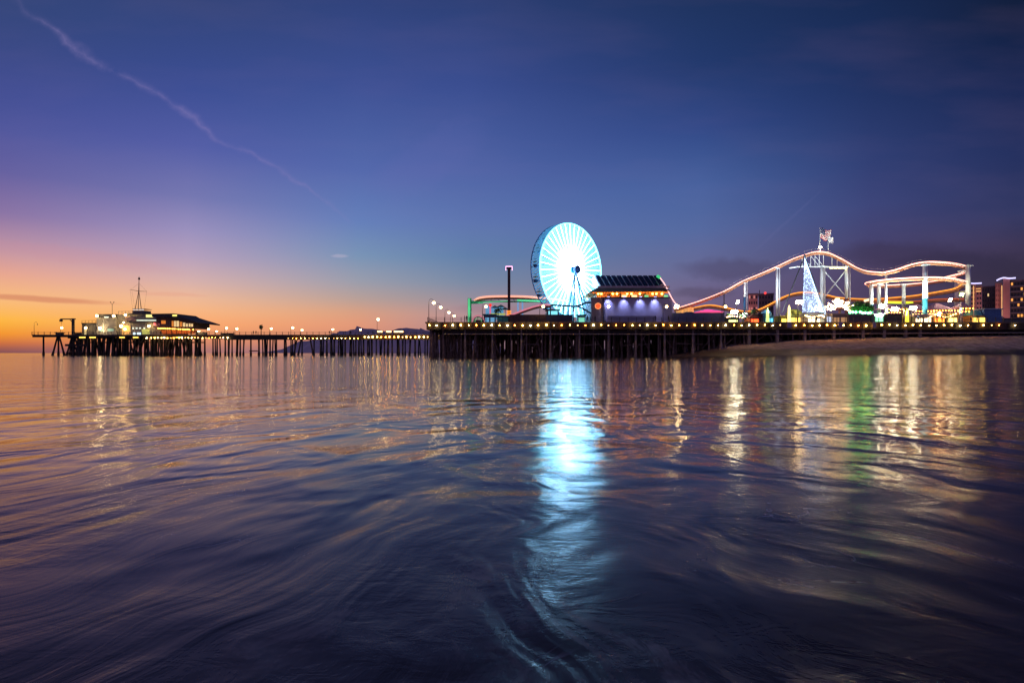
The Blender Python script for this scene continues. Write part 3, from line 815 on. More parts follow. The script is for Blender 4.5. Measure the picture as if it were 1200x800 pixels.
for a_, b_ in ((940, 950), (950, 960), (955, 965)): tr.tube(P(a_, 300, 168), P(b_, 312, 168), .07, .07, 4)
tr.build('truss', M_steelw, co)
tb = MB(); tb.tube(P(967, 318.5, 168), P(990.5, 346.5, 167), .13); tb.tube(P(990.5, 317.5, 167), P(967.5, 346.5, 168), .13); tb.build('cross_brace', M_steelw, co)
bulbs(co, 'truss_light', [P(973 + k * 1.7, 313.9 + .3 * math.sin(k * 2.1), 166.5) for k in range(12)], .22, glow('sign_light', (255, 240, 150), 5))
wk = MB()
for i, (px, py, D_) in enumerate(up1[:17]):
    if i % 1 == 0: wk.tube(P(px, py - .5, D_), P(px, py - 4.2, D_), .035, .035, 4)
for a_, b_ in zip(up1[:17], up1[1:18]):
    wk.tube(P(a_[0], a_[1] - 3.6, a_[2]), P(b_[0], b_[1] - 3.6, b_[2]), .025, .025, 4)
wk.build('walkway_railing', mat('pink_grey_steel', (.35, .28, .3), .5), co)
# flags at the summit
def flag(px0, pxw, y0, y1, ypole, D, label, stripes):
    x0 = PX(px0, D); t = thing('flag', (x0, D, PZ(ypole, D)), label, 'flag', 'flags on the coaster summit')
    MB().tube((x0, D, PZ(ypole, D)), (x0, D, PZ(y0 - 1, D)), .07, .04).build('flagpole', M_steelw, t)
    w = pxw * D / FPX; h = (y1 - y0) * D / FPX; zt = PZ(y0, D)
    ns = 13 if stripes else 1; nx = 14
    def pt(u, v):
        return (x0 + w * u * (1 - .1 * v), D + .35 * math.sin(u * 7 + v * 1.5) * u, zt - h * v - .22 * h * u + .10 * h * math.sin(u * 8 + v))
    groups = {}
    for j in range(ns):
        m = groups.setdefault('red' if (stripes and j % 2 == 0) else 'white', MB())
        for i in range(nx):
            if stripes and j < 7 and i < nx * .4: m = groups.setdefault('blue', MB())
            else: m = groups.setdefault('red' if (stripes and j % 2 == 0) else 'white', MB())
            u0, u1, v0, v1 = i / nx, (i + 1) / nx, j / ns, (j + 1) / ns
            q = [pt(u0, v0), pt(u1, v0), pt(u1, v1), pt(u0, v1)]
            m.add(q + [(a, b + .02, c) for a, b, c in q], [(0, 1, 2, 3), (7, 6, 5, 4)])
    for k, (c) in {'red': (.5, .05, .06), 'white': (.75, .7, .7), 'blue': (.02, .03, .12)}.items():
        if k in groups: groups[k].build({'red': 'stripe', 'white': 'cloth', 'blue': 'canton'}[k], mat('flag_' + k, c, .8, .05), t)
    if stripes:
        s_ = MB()
        for r_ in range(5):
            for c_ in range(6):
                p = pt(.03 + c_ * .062, .05 + r_ * .1); s_.ball((p[0], p[1] - .03, p[2]), .05, 5, 3)
        s_.build('star', mat('flag_white', (.75, .7, .7)), t)
flag(961, 14, 267.5, 280, 296, 168, 'larger striped flag with blue canton flying highest over the coaster', True)
flag(970.5, 7, 277, 284, 296, 168, 'smaller pale flag flying lower just right of the striped flag', False)
t = thing('beacon_lamp', tuple(P(961.5, 294, 167)), 'white beacon lamp below the striped flag on the coaster top', 'lamp')
MB().tube(P(961.5, 294.5, 167), P(961.5, 290.5, 167), .07).build('pole', M_steelw, t)
MB().ball(P(961.5, 289.5, 167), .4, 8, 6, .55).build('lamp', M_floodw, t)

# ------------------------------------------------------------------ cone of light strings
DT = 156.0
ap = P(943, 301, DT)
lt = thing('light_string_cone', (ap.x + 2, DT, ZD), 'tall cone of twinkling white and blue light strings held by two dark legs', 'light display')
M_tw = glow('twinkle_white', (200, 228, 255), 3.2); M_tb = glow('twinkle_blue', (110, 160, 255), 2.0); M_tg = glow('twinkle_dim', (110, 135, 190), .45)
zb = PZ(366, DT)
M_tw = glow('twinkle', (185, 212, 255), 4.5, .75, 1.1)
for k in range(22):
    a = math.pi * (.02 + .9 * k / 21)
    foot = Vector((PX(954.5, DT) - math.cos(a) * 2.6, DT - math.sin(a) * 3.0 + 1.2, zb))
    sgm = MB(); sgm.tube(ap, foot, .012, .02, 3)
    for i in range(1, 46):
        t_ = i / 46 + rnd.uniform(-.008, .008)
        p = ap.lerp(foot, t_)
        if rnd.random() < .36: sgm.tube(p, p - up * .2, .055, .045, 4)
    sgm.build('light_string', M_tw, lt)
MB().tube(ap + up * .3, P(917, 366, DT), .14, .17).build('leg', M_iron, lt)
MB().tube(ap + up * .3, P(967, 364, DT - 2), .14, .17).build('leg', M_iron, lt)
MB().tube(P(967, 376.5, DT - 2), P(967, 362, DT - 2), .17, .17).build('leg', M_iron, lt)
MB().ball(ap + up * .3, .35, 8, 5).build('finial', M_iron, lt)

# ------------------------------------------------------------------ drop tower
dt = thing('drop_tower', (PX(596.5, 160), 160, ZD), 'slim dark drop tower ride with glowing pink crown', 'drop tower')
x = PX(596.5, 160); zt = PZ(315, 160)
m = MB()
for sx in (-.3, .3):
    for sy in (-.3, .3): m.box(x+sx-.07, x+sx+.07, 160+sy-.07, 160+sy+.07, ZD, zt)
z = ZD
while z < zt - 1:
    m.box(x-.34, x+.34, 159.66, 159.74, z, z+.16); m.tube((x-.3, 159.7, z), (x+.3, 159.7, z+.8), .04, .04, 4); m.box(x-.36, x-.28, 159.7, 160.3, z, z+.2); m.box(x+.28, x+.36, 159.7, 160.3, z, z+.2); z += .8
m.box(x-.24, x+.24, 159.8, 160.2, ZD, zt)
m.build('mast', mat('dark_red_steel', (.09, .035, .04), .5), dt)
MB().box(x-.7, x+.7, 159.3, 160.7, zt, zt + .35).build('crown', M_iron, dt)
m = MB(); m.path([(x-.85, 159.3, zt-.5), (x-.85, 159.3, zt+.55), (x+.85, 159.3, zt+.55), (x+.85, 159.3, zt-.5)], .12, 5); m.build('crown_light', glow('pink_neon', (255, 185, 225), 2.6), dt)
m = MB()
for k in range(5): m.path([(x-.6, 159.2, PZ(371-k*1.6,160)), (x+.6, 159.2, PZ(371-k*1.6,160))], .11, 5)
m.build('seat_light', glow('amber_light', (255, 150, 50), 1.6), dt)
MB().box(x-1, x+1, 159.1, 160.9, PZ(372.5,160), PZ(370.5,160)).build('seat_ring', M_iron, dt)

# ------------------------------------------------------------------ west end of the park: green gantry and looping track
gt = thing('coaster_gantry', (PX(551, 165), 165, ZD), 'green steel gantry carrying a pink lit curve of track', 'ride structure')
M_green = mat('green_steel', (.05, .38, .20), .45, .2)
x = PX(550.5, 165)
MB().box(x-.55, x+.45, 164.5, 165.5, ZD, PZ(349.5, 165)).build('post', M_green, gt)
MB().box(x-.45, x+.1, 164.2, 164.45, ZD, PZ(350, 165)).build('post_light', glow('mint_light', (110, 235, 160), .6), gt)
m = MB(); p = spline([P(*q) for q in ((556,351.5,166),(562,348.8,164),(575,347.3,163),(600,347,163),(622,347.8,164),(645,350,166),(668,353,168))], 6)
m.path(p, .27, 6); m.path([q + Vector((0, 1.4, 0)) for q in p], .2, 6); m.build('track_light', glow('salmon_light', (255, 175, 150), 1.25), gt)
MB().path([q - up * .6 for q in p], .3, 6).build('track_spine', mat('brown_steel', (.25, .12, .07), .5), gt)
m = MB(); m.path([P(552, 353.3, 164.6), P(600, 353.3, 164.2), P(638, 353.3, 165)], .28, 4); m.path([P(552, 355.2, 165), P(566, 354.6, 165)], .3, 4)
for k in range(9): m.tube(P(556 + 9*k, 350.5, 164.5), P(560 + 9*k, 353.5, 164.5), .07, .07, 4)
m.build('beam', M_green, gt)
m = MB(); m.path([P(606, 351.6, 163.6), P(640, 353.2, 164.4)], .22, 4); m.path([P(560, 354.6, 164.0), P(596, 352.6, 163.8)], .07, 4); m.build('beam_light', glow('mint_strip', (105, 240, 170), 1.1), gt)
for px in (607, 612.3):
    xx = PX(px, 166); MB().box(xx-.22, xx+.22, 165.8, 166.2, ZD, PZ(352, 166)).build('post', glow('ice_blue_light', (150, 200, 255), 1.0 if px > 610 else .5), gt)
sm = thing('water_slide_track', (PX(615, 158), 158, ZD), 'low rising pink railed track running dark past the foot of the ferris wheel', 'ride track')
p = spline([P(*q) for q in ((594,370.5,157),(604,367,157),(615,362.8,157),(627,358.8,157),(636,357.2,157),(645,357,157))], 6)
MB().path(p, .2, 6).build('rail_light', glow('rose_light', (240, 140, 160), .8), sm)
MB().path([q - up * .5 for q in p], .26, 6).build('track', mat('brown_steel', (.25, .12, .07)), sm)
m = MB(); m.path(spline([P(*q) for q in ((645,357.3,157),(660,358,157),(673,358.8,157),(681,357,157),(686,354.8,157),(694,354.3,157))], 5), .26, 6)
m.path(spline([P(*q) for q in ((676,359,157),(682,361,157),(688,364.5,157),(692,367,157))], 4), .22, 6)
for px in (645, 660, 672): m.tube((PX(px, 157), 157, ZD), P(px, 358, 157), .16, .16)
for px in (672, 675, 678, 682): m.tube(P(px, 358, 157), P(px, 351.5, 157), .05, .05, 4)
m.path([P(671, 351.5, 157), P(683, 352, 157)], .05, 4)
m.build('track', mat('dark_teal_steel', (.03, .09, .12), .5), sm)

# ------------------------------------------------------------------ small buildings helper
def booth(name, px0, px1, ytop, D, wall, roof, label, cat, lit=None, depth=4, roof_kind='flat', litband=(.15, .7), group=None, eave=.3, yroof=None):
    xa, xb = PX(px0, D), PX(px1, D); z1 = PZ(ytop, D); h = z1 - ZD
    t = thing(name, ((xa+xb)/2, D, ZD), label, cat, group)
    MB().box(xa, xb, D, D+depth, ZD, z1).build('wall', wall, t)
    zr = PZ(yroof, D) if yroof else z1 + .25
    if roof_kind == 'flat': MB().box(xa-eave, xb+eave, D-eave, D+depth+eave, z1+.01, zr).build('roof', roof, t)
    elif roof_kind == 'peak':
        cx, cy = (xa+xb)/2, D+depth/2
        m = MB(); m.add([(xa-eave,D-eave,z1),(xb+eave,D-eave,z1),(xb+eave,D+depth+eave,z1),(xa-eave,D+depth+eave,z1),(cx,cy,zr)], [(0,1,4),(1,2,4),(2,3,4),(3,0,4),(0,3,2,1)])
        m.build('roof', roof, t)
    elif roof_kind == 'round':
        m = MB(); cx = (xa+xb)/2; r = (xb-xa)/2+eave
        for k in range(5): m.tube((cx, D+depth/2, z1+(zr-z1)*math.sin(k*math.pi/10)), (cx, D+depth/2, z1+(zr-z1)*math.sin((k+1)*math.pi/10)), r*math.cos(k*math.pi/10), max(.05, r*math.cos((k+1)*math.pi/10)), 16)
        m.build('roof', roof, t)
    if lit is not None:
        n = max(1, int((xb-xa)/1.6)); w = (xb-xa)/n
        for i in range(n): MB().box(xa+w*i+w*.12, xa+w*(i+1)-w*.12, D-.06, D-.003, ZD+h*litband[0], ZD+h*litband[1]).build('lit_opening', lit, t)
    return t
# brown and blue wall left of the wheel
t = thing('boundary_wall', (PX(632, 153), 153, ZD), 'long low dark brown plank wall below the ferris wheel', 'wall')
m = MB(); m.box(PX(597, 153), PX(671, 153), 153, 153.4, ZD, PZ(368.5, 153)); m.build('wall', mat('brown_planks', (.10, .06, .05), .8, .3, 2), t)
m = MB()
for k in range(5): m.box(PX(640, 153), PX(671, 153), 152.9, 152.99, ZD + .2 + k * .4, ZD + .42 + k * .4)
m.build('rail_board', mat('blue_board', (.05, .08, .14), .6), t)
booth('ticket_booth', 582.5, 595.5, 371, 154, mat('teal_wall', (.06, .42, .36), .6), M_iron, 'small teal box booth at the foot of the drop tower', 'booth', depth=3)
booth('ride_station', 567, 581, 369, 160, mat('navy_wall', (.05, .07, .18), .6), mat('teal_roof', (.05, .35, .35), .5), 'low dark ride station behind the first railing lamp', 'building', lit=glow('ice_window', (120, 190, 235), .8), depth=4)
sw = thing('swing_ride', (PX(580, 163), 163, ZD), 'carousel ride with pale blue lit panels and teal umbrella tops beside the drop tower', 'ride')
MB().box(PX(569, 164), PX(590, 164), 164, 166, ZD + 1.5, PZ(359, 164)).build('backdrop', glow('sky_panel', (110, 180, 225), .75, .4, .4), sw)
MB().box(PX(573.5, 163), PX(575.5, 163), 162.8, 163.2, ZD, PZ(358, 163)).build('pillar', glow('pink_pillar', (235, 120, 160), .8), sw)
MB().ball(P(574.5, 357.5, 162.5), .42, 8, 6).build('finial', glow('red_ball', (240, 50, 40), 1.4), sw)
for px, py in ((580, 359), (587, 358), (592, 361)):
    MB().cone(P(px, py + 1.6, 162), 1.2, .6, 10, .1).build('umbrella_top', mat('teal_canvas', (.03, .16, .17), .7), sw)
    MB().tube(P(px, 375, 162), P(px, py, 162), .07).build('umbrella_pole', M_iron, sw)
m = MB(); m.box(PX(575, 161), PX(592, 161), 161, 161.4, PZ(369, 161), PZ(367, 161)); m.build('light_band', glow('lime_band', (200, 210, 110), 1.0, .6, 1.5), sw)
wr = thing('small_wheel_ride', (PX(562, 157), 157, ZD), 'small round ride with arched pink and green lit frame right of the green post', 'ride')
for r_, m_ in ((1.3, glow('pink_arc', (230, 110, 140), .8)), (1.0, M_green), (.7, glow('green_arc', (120, 220, 150), .6))):
    MB().path([P(560.5, 377, 157) + Vector((math.cos(a) * r_ * 1.25, 0, math.sin(a) * r_ * 1.3)) for a in np.linspace(0, math.pi, 14)], .11, 5).build('arch', m_, wr)
MB().box(PX(555, 157), PX(567, 157), 157.3, 158.5, ZD, ZD + .9).build('base', M_iron, wr)
# stairs and lights under the wheel
booth('ride_station', 641, 655, 363.5, 160, mat('station_blue', (.05, .14, .2), .5), M_iron, 'dark framed ride station glowing blue inside, left below the ferris wheel', 'building', lit=glow('aqua_window', (130, 225, 240), 1.3), depth=4, litband=(.55, .95))
booth('ticket_booth', 677, 686, 369.5, 158, mat('mint_wall', (.25, .55, .5), .5), M_green, 'mint green booth between the wheel and the blue pavilion', 'booth', lit=glow('mint_window', (140, 245, 210), 1.0), depth=3)

# ------------------------------------------------------------------ pavilion
pv = thing('pavilion', (PX(740, 158), 158, ZD), 'blue walled pavilion with orange lit eaves and a solar panelled roof', 'building')
DP = 156.0
zc = PZ(348.3, DP)
MB().box(PX(707, DP), PX(788, DP), DP, DP + 22, ZD, zc).build('wall', M_bluewall, pv)
MB().box(PX(693, DP), PX(707, DP) - .01, DP + .35, DP + 21, ZD, zc).build('wall', mat('mauve_wall', (.20, .18, .22), .8, .15), pv)
MB().box(PX(707, DP) - .1, PX(788.5, DP), DP - .12, DP + .0, zc - .25, zc + .05).build('coping', mat('navy_trim', (.04, .05, .10), .6), pv)
MB().box(PX(706.8, DP), PX(708, DP), DP - .2, DP - .02, ZD, zc - .26).build('corner_trim', mat('navy_trim', (.04, .05, .10), .6), pv)
m = MB()
for k in range(7): m.box(PX(712, DP), PX(767, DP), DP - .05, DP - .005, ZD + .5 + k * .22, ZD + .56 + k * .22)
m.build('louvre', mat('navy_trim', (.04, .05, .10), .6), pv)
# lit upper storey between wall top and eaves
up_m = glow('eave_glow_orange', (255, 125, 35), 1.6, .5, .5)
ze0, ze1 = PZ(342, DP), PZ(339, DP)
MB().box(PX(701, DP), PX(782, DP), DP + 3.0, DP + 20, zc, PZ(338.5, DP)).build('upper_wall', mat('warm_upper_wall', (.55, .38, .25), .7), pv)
m = MB(); sof = [(PX(690.5, DP), DP - 1.0, PZ(342.3, DP)), (PX(785, DP), DP - 1.0, PZ(341, DP)), (PX(785, DP), DP + 22, PZ(341, DP)), (PX(690.5, DP), DP + 22, PZ(342.3, DP))]
tp = [(PX(700, DP), DP + .5, PZ(337, DP)), (PX(779, DP), DP + .5, PZ(337, DP)), (PX(779, DP), DP + 20, PZ(337, DP)), (PX(700, DP), DP + 20, PZ(337, DP))]
m.add(sof + tp, [(0,1,5,4),(1,2,6,5),(2,3,7,6),(3,0,4,7),(4,5,6,7)]); m.build('eave', mat('brown_roof', (.10, .06, .05), .7), pv)
m = MB(); m.add([(a, b + .15, c - .12) for a, b, c in sof], [(0,1,2,3)]); m.build('soffit', mat('orange_lit_boards', (.75, .33, .10), .7, .2, 3), pv)  # orange eave light is put into the board colour
bulbs(pv, 'eave_light', [(PX(px, DP), DP + 1.2, PZ(343.6, DP)) for px in (702, 705.5, 719, 724, 736, 741, 751, 766, 770.5, 777)], .24, glow('eave_light', (255, 160, 60), 34), 8, 5)
m = MB()
for k in range(27): m.box(PX(694 + k * 3.3, DP), PX(696 + k * 3.3, DP), DP - .75, DP - .62, PZ(343.8, DP), PZ(342.6, DP))
m.build('eave_glow_strip', up_m, pv)  # glowing strips imitate the orange light under the eaves
m = MB()
for px in (716, 729, 741, 757, 771): m.box(PX(px, DP), PX(px + 1, DP), DP + 2.6, DP + 2.9, zc, PZ(342, DP))
m.build('window_post', M_timber, pv)
m = MB()
for px, c in ((731, 0), (743, 0)): m.box(PX(px, DP), PX(px + 6, DP), DP + 2.7, DP + 2.95, zc + .1, PZ(344.5, DP))
m.build('lit_window', glow('warm_window', (255, 215, 160), 1.6), pv)
m = MB()
for px in (757, 780): m.box(PX(px, DP), PX(px + 4.5, DP), DP + 1.5, DP + 1.8, zc - .02, PZ(345, DP))
m.build('lit_window', glow('green_window', (120, 220, 150), 1.0), pv)
# steep solar roof
D2 = DP + 6
rf = [P(703.5, 335.5, D2), P(779, 335.5, D2), P(771, 323.3, D2 + 4), P(696.5, 323.3, D2 + 4)]
m = MB(); m.add(rf + [v + Vector((0, 8, -.2)) for v in rf], [(0,1,2,3),(7,6,5,4),(0,4,5,1),(1,5,6,2),(2,6,7,3),(3,7,4,0)]); m.build('roof', mat('white_roof', (.8, .8, .85), .6), pv)
nP = 12
for i in range(nP):
    a0, a1 = (i + .1) / nP, (i + .9) / nP
    q = [rf[0].lerp(rf[1], a0), rf[0].lerp(rf[1], a1), rf[3].lerp(rf[2], a1), rf[3].lerp(rf[2], a0)]
    c_ = sum(q, Vector()) / 4
    off = Vector((0, -.25, .15))
    q = [c_.lerp(v, .97) + off for v in q]
    m = MB(); m.add(q + [v + Vector((0, .1, -.08)) for v in q], [(0,1,2,3),(7,6,5,4),(0,4,5,1),(1,5,6,2),(2,6,7,3),(3,7,4,0)])
    m.build('solar_panel', mat('solar_panel', (.012, .02, .05), .12, .2, .5), pv)
m = MB(); m.box(PX(699, D2), PX(782, D2), D2 - 2.2, D2 - 1.9, PZ(338.3, D2), PZ(336, D2)); m.build('gutter', mat('pale_pink_trim', (.55, .42, .42), .6), pv)
m = MB(); rp = [P(772.5, 324, D2), P(779, 333, D2), P(784, 343, DP), P(789, 352, DP - .4), P(793, 357, DP - .4)]; m.path(spline(rp, 4), .15, 5)
m.build('ridge_light', glow('pink_white_light', (255, 190, 185), 1.8), pv)
m = MB(); m.path([P(770, 323, D2), P(773.5, 325.5, D2)], .4, 6); m.build('ridge_light', glow('green_bulb', (70, 210, 130), 1.0), pv)
# wall washers: lamps fixed over the wall
wl = MB()
for px in (712.5, 731, 750, 767):
    wl.box(PX(px, DP) - .3, PX(px, DP) + .3, DP - 1.05, DP - .8, zc - .05, zc + .12)
    ld = bpy.data.lights.new('wall_washer_light', 'SPOT'); ld.energy = 1000; ld.color = (.6, .6, 1.0); ld.spot_size = R(78); ld.spot_blend = 1; ld.shadow_soft_size = .15
    lo = bpy.data.objects.new('wall_washer_light', ld); COL.objects.link(lo); lo.parent = pv
    lo.location = Vector((PX(px, DP), DP - 1.35, zc + .0)) - wloc(pv)
    lo.rotation_euler = Vector((0, .62, -1)).to_track_quat('-Z', 'Y').to_euler()
wl.build('wall_washer', glow('violet_lamp', (190, 190, 255), 1.6), pv)
t = thing('wall_sign', tuple(P(700.8, 359, DP)), 'small oval red lit sign on the mauve end wall of the pavilion', 'sign')
m = MB(); c_ = P(700.8, 358.5, DP + .2); m.tube(c_ + Vector((0, .1, 0)), c_, .72, .72, 16); o = m.build('sign_face', glow('red_sign', (235, 60, 30), 3), t); 
MB().path([c_ + Vector((math.cos(a) * .74, -.02, math.sin(a) * .74)) for a in np.linspace(0, 2 * math.pi, 17)[:-1]], .05, 4, True).build('sign_border', glow('yellow_border', (255, 205, 120), 1.4), t)
# low blue wall right of the pavilion
t = thing('boundary_wall', (PX(820, 155), 155, ZD), 'low dark blue building wall right of the pavilion', 'wall')
m = MB(); m.box(PX(788.8, 155), PX(849, 155), 155, 163, ZD, PZ(366.5, 155)); m.prism([(PX(800, 155), PZ(366.6, 155)), (PX(806, 155), PZ(365, 155)), (PX(812, 155), PZ(365, 155)), (PX(817, 155), PZ(366.6, 155))], 156, 158)
m.build('wall', mat('dark_blue_wall', (.10, .13, .24), .8, .15), t)
booth('tent', 819, 847, 365.3, 166, glow('pink_canvas_glow', (235, 90, 140), .5), glow('pink_canvas', (245, 60, 130), 2.2, .4), 'pink glowing tent roof behind the low blue wall', 'tent', depth=6, roof_kind='peak', yroof=361.5)
for a in ((795, 799, 'left'), (801, 806.5, 'middle'), (808, 813, 'right')):
    booth('ride_booth', a[0], a[1], 360, 172, glow('amber_booth', (255, 190, 110), .75, .5), mat('amber_roof', (.5, .25, .1)), f'small amber lit booth behind the low blue wall, {a[2]} of three', 'booth', lit=M_orange, depth=3, roof_kind='peak', yroof=357.5, group='amber booths behind the low blue wall')

# ------------------------------------------------------------------ midway booths and rides
W = lambda c, s=1.0, v=.5, sc_=.8: glow('glow_%d_%d_%d' % c, c, s * 3.2, v, sc_)
mw = [
 ('game_booth', 852, 866, 373, 156, (.12,.12,.10), (.06,.18,.08), 'dark booth with green foliage lights below the brightest flood light', W((225,235,150),1.1), 'flat', None),
 ('game_booth', 879, 890, 372, 156, (.45,.12,.05), (.35,.08,.05), 'red and orange lit food stand right of the short blue coaster column', W((255,70,30),2.6), 'peak', 368.5),
 ('game_booth', 888.5, 894, 368.5, 157, (.06,.03,.03), (.05,.03,.03), 'narrow dark maroon box stand', None, 'flat', None),
 ('game_booth', 896, 907, 370, 160, (.05,.28,.42), (.10,.35,.55), 'round blue domed booth left of the second tall coaster column', W((90,190,225),.9), 'round', 362),
 ('game_booth', 915, 923, 371, 160, (.6,.5,.1), (.6,.5,.1), 'yellow booth just right of the second tall coaster column', W((255,215,90),1.1), 'flat', None),
 ('game_booth', 926, 943, 369, 164, (.35,.4,.1), (.45,.5,.08), 'wide booth with lime green canopy behind the flood lamp', W((255,195,90),1.3), 'round', 361.5),
 ('game_booth', 946, 966, 370.5, 160, (.5,.45,.4), (.4,.42,.4), 'pale booth at the foot of the light string cone', W((255,240,190),1.4), 'flat', 366.8),
 ('food_stall', 968.5, 975, 368, 157, (.4,.42,.48), (.55,.56,.6), 'white square ticket box right of the light string cone', W((190,205,235),.55), 'flat', None),
 ('food_stall', 976, 993, 369, 156, (.42,.33,.24), (.7,.5,.3), 'beige shuttered stall with warm lit cornice', W((200,150,105),.35), 'flat', 367.2),
 ('food_stall', 995, 1021, 370.5, 155, (.22,.16,.14), (.2,.18,.14), 'long dim brown stall below the green lit trees', None, 'flat', 368.3),
 ('game_booth', 1024.5, 1036, 368.5, 154, (.35,.6,.4), (.6,.55,.4), 'mint green glowing box booth below the white columns', W((150,240,180),.9), 'flat', 367.5),
 ('food_stall', 1040, 1057, 369, 155, (.16,.12,.10), (.10,.08,.07), 'dark brown stall below the blinding flood lights', None, 'flat', 367.8),
 ('game_booth', 1072, 1092, 370.5, 156, (.3,.25,.2), (.35,.25,.3), 'busy lit counter left of the wide cyan coaster column', W((255,225,180),1.4), 'flat', 368),
 ('game_booth', 1094, 1108, 370, 157, (.4,.25,.12), (.5,.3,.15), 'orange lit counter under the long purple tent', W((255,130,50),1.8), 'flat', 368),
 ('game_booth', 1109, 1123, 370, 157, (.35,.3,.15), (.5,.4,.15), 'yellow lit counter beside the greenish flood light', W((255,215,120),1.5), 'flat', 367),
 ('game_booth', 1139, 1155, 369.5, 156, (.45,.3,.1), (.1,.45,.45), 'yellow lit stand with turquoise dome right of the yellow column', W((255,205,90),1.3), 'round', 362.8),
]
for n_, a_, b_, yt, D_, wc, rc, lb, lit, rk, yr in mw:
    booth(n_, a_, b_, yt, D_, mat('wall_%03d_%03d' % (a_, D_), wc, .7), mat('roof_%03d_%03d' % (a_, D_), rc, .6), lb, 'booth', lit=lit, depth=4, roof_kind=rk, yroof=yr)
# spires, statue-like sign figures
for px, yt, c, lb in ((899.5, 361, (190, 225, 120), 'small lime lit spire on the left of the blue domed booth'), (924.8, 357.5, (255, 225, 150), 'thin bright warm spire right of the yellow booth'), (1063, 362, (235, 215, 60), 'yellow sculpted ride arch at the foot of the rear column')):
    x = PX(px, 157); t = thing('lit_spire', (x, 157, ZD), lb, 'spire')
    MB().tube((x, 157, ZD), (x, 157, PZ(yt + 3, 157)), .45, .3, 8).build('shaft', W(c, .9), t); MB().cone((x, 157, PZ(yt + 3, 157)), .3, .8, 8).build('tip', W(c, .9), t)
# radial light ride
rd = thing('spinner_ride', (PX(984, 160), 160, ZD), 'star burst spinner ride with arms full of warm white bulbs behind the right summit column', 'ride')
c_ = P(984, 363, 160); arm_ = MB(); bl = []
for k in range(13):
    a = math.pi * (k / 12)
    e = c_ + Vector((math.cos(a) * 3.9, -.3 + .6 * (k % 2), math.sin(a) * 2.6)); arm_.tube(c_, e, .08, .05, 5)
    for j in range(4, 11): q = c_.lerp(e, j / 10); bl.append((q.x + rnd.uniform(-.2, .2), q.y - .12, q.z + rnd.uniform(-.2, .2)))
arm_.build('arm', mat('maroon_steel', (.18, .04, .06)), rd); bulbs(rd, 'bulb', bl, .13, glow('sparkle', (255, 215, 160), 22))
MB().tube((c_.x, 160, ZD), c_, .4, .3, 8).build('mast', mat('maroon_steel', (.18, .04, .06)), rd)
MB().box(PX(981, 160), PX(985, 160), 160.4, 161, PZ(360, 160), PZ(349, 160)).build('light_pillar', glow('cream_pillar', (255, 240, 200), 1.8), rd)

# palms and shrubs lit green
def leaf_crown(c, r, n, seed, sz=.35, flat=.7):
    q = random.Random(seed); m = MB()
    for i in range(n):
        d_ = Vector((q.gauss(0, 1), q.gauss(0, 1), q.gauss(0, 1))).normalized() * r * q.random() ** .4
        p = Vector(c) + Vector((d_.x, d_.y, d_.z * flat)); a = Vector((q.uniform(-1, 1), q.uniform(-1, 1), q.uniform(-1, 1))).normalized() * sz; b = a.cross(Vector((q.uniform(-1, 1), q.uniform(-1, 1), .3))).normalized() * sz * .5
        m.add([p - a, p + b, p + a, p - b], [(0, 1, 2, 3)])
    return m
M_leaf = mat('lit_foliage', (.07, .13, .05), .8, .5, 2)
for k, (px, py, r_, lb) in enumerate(((999, 361.5, 1.4, 'leftmost'), (1006, 358.5, 1.8, 'second from left'), (1012, 359.5, 1.7, 'third from left'), (1018, 362, 1.4, 'rightmost'))):
    c_ = P(px, py, 160); t = thing('ficus_tree', (c_.x, 160, ZD), f'dark round tree lit green from below, {lb} of four behind brown stall', 'tree', 'green lit trees behind the long brown stall')
    MB().path([(c_.x, 160, ZD), (c_.x + .1, 160, c_.z - 1), tuple(c_)], [.16, .12, .05]).build('trunk', M_timber, t)
    leaf_crown(c_, r_, 420, k).build('crown', M_leaf, t)
t = thing('green_light_row', (PX(1009, 158), 158, ZD), 'row of small bright green lamps on posts under the trees', 'lamps')
bulbs(t, 'lamp', [P(px, 366 + rnd.uniform(-.8, .8), 158) for px in (996, 999.5, 1003, 1008, 1011, 1014, 1017.5, 1020)], .3, glow('green_lamp', (90, 255, 130), 22), 8, 5)
ps = MB()
for px in (996, 1003, 1011, 1017.5): ps.tube((PX(px, 158.2), 158.2, ZD), P(px, 365, 158.2), .06)
ps.path([P(995, 366.9, 158.2), P(1021, 366.9, 158.2)], .06, 4)
ps.build('post', M_iron, t)
for k, (px, py, lb) in enumerate(((854, 368, 'dark bushy palm left of the brightest flood light'), (870, 367.5, 'dark bushy palm left of the short blue column'), (884, 363, 'thin palm standing before the dip of the orange track'), (583.5, 362, 'green lit palm beside the drop tower'))):
    D_ = 159; c_ = P(px, py, D_); t = thing('palm_tree', (c_.x, D_, ZD), lb, 'palm tree')
    MB().path([(c_.x, D_, ZD), (c_.x + .05, D_, c_.z)], [.16, .11]).build('trunk', M_timber, t)
    m = MB()
    for j in range(16):
        a = j * 2.4; e_ = rnd.uniform(-.5, .8); L2 = rnd.uniform(1.0, 1.5)
        pts = [c_ + Vector((math.cos(a), math.sin(a), 0)) * L2 * u + up * (e_ * u * 1.2 - 1.1 * u * u) for u in (0, .35, .7, 1)]
        for s_ in (-1, 1):
            sd = Vector((-math.sin(a), math.cos(a), -.4)) * s_
            m.add([pts[0], pts[1], pts[2], pts[3], pts[2] + sd * .18, pts[1] + sd * .24], [(0, 1, 5), (1, 2, 4, 5), (2, 3, 4)])
    m.build('frond', M_leaf, t)

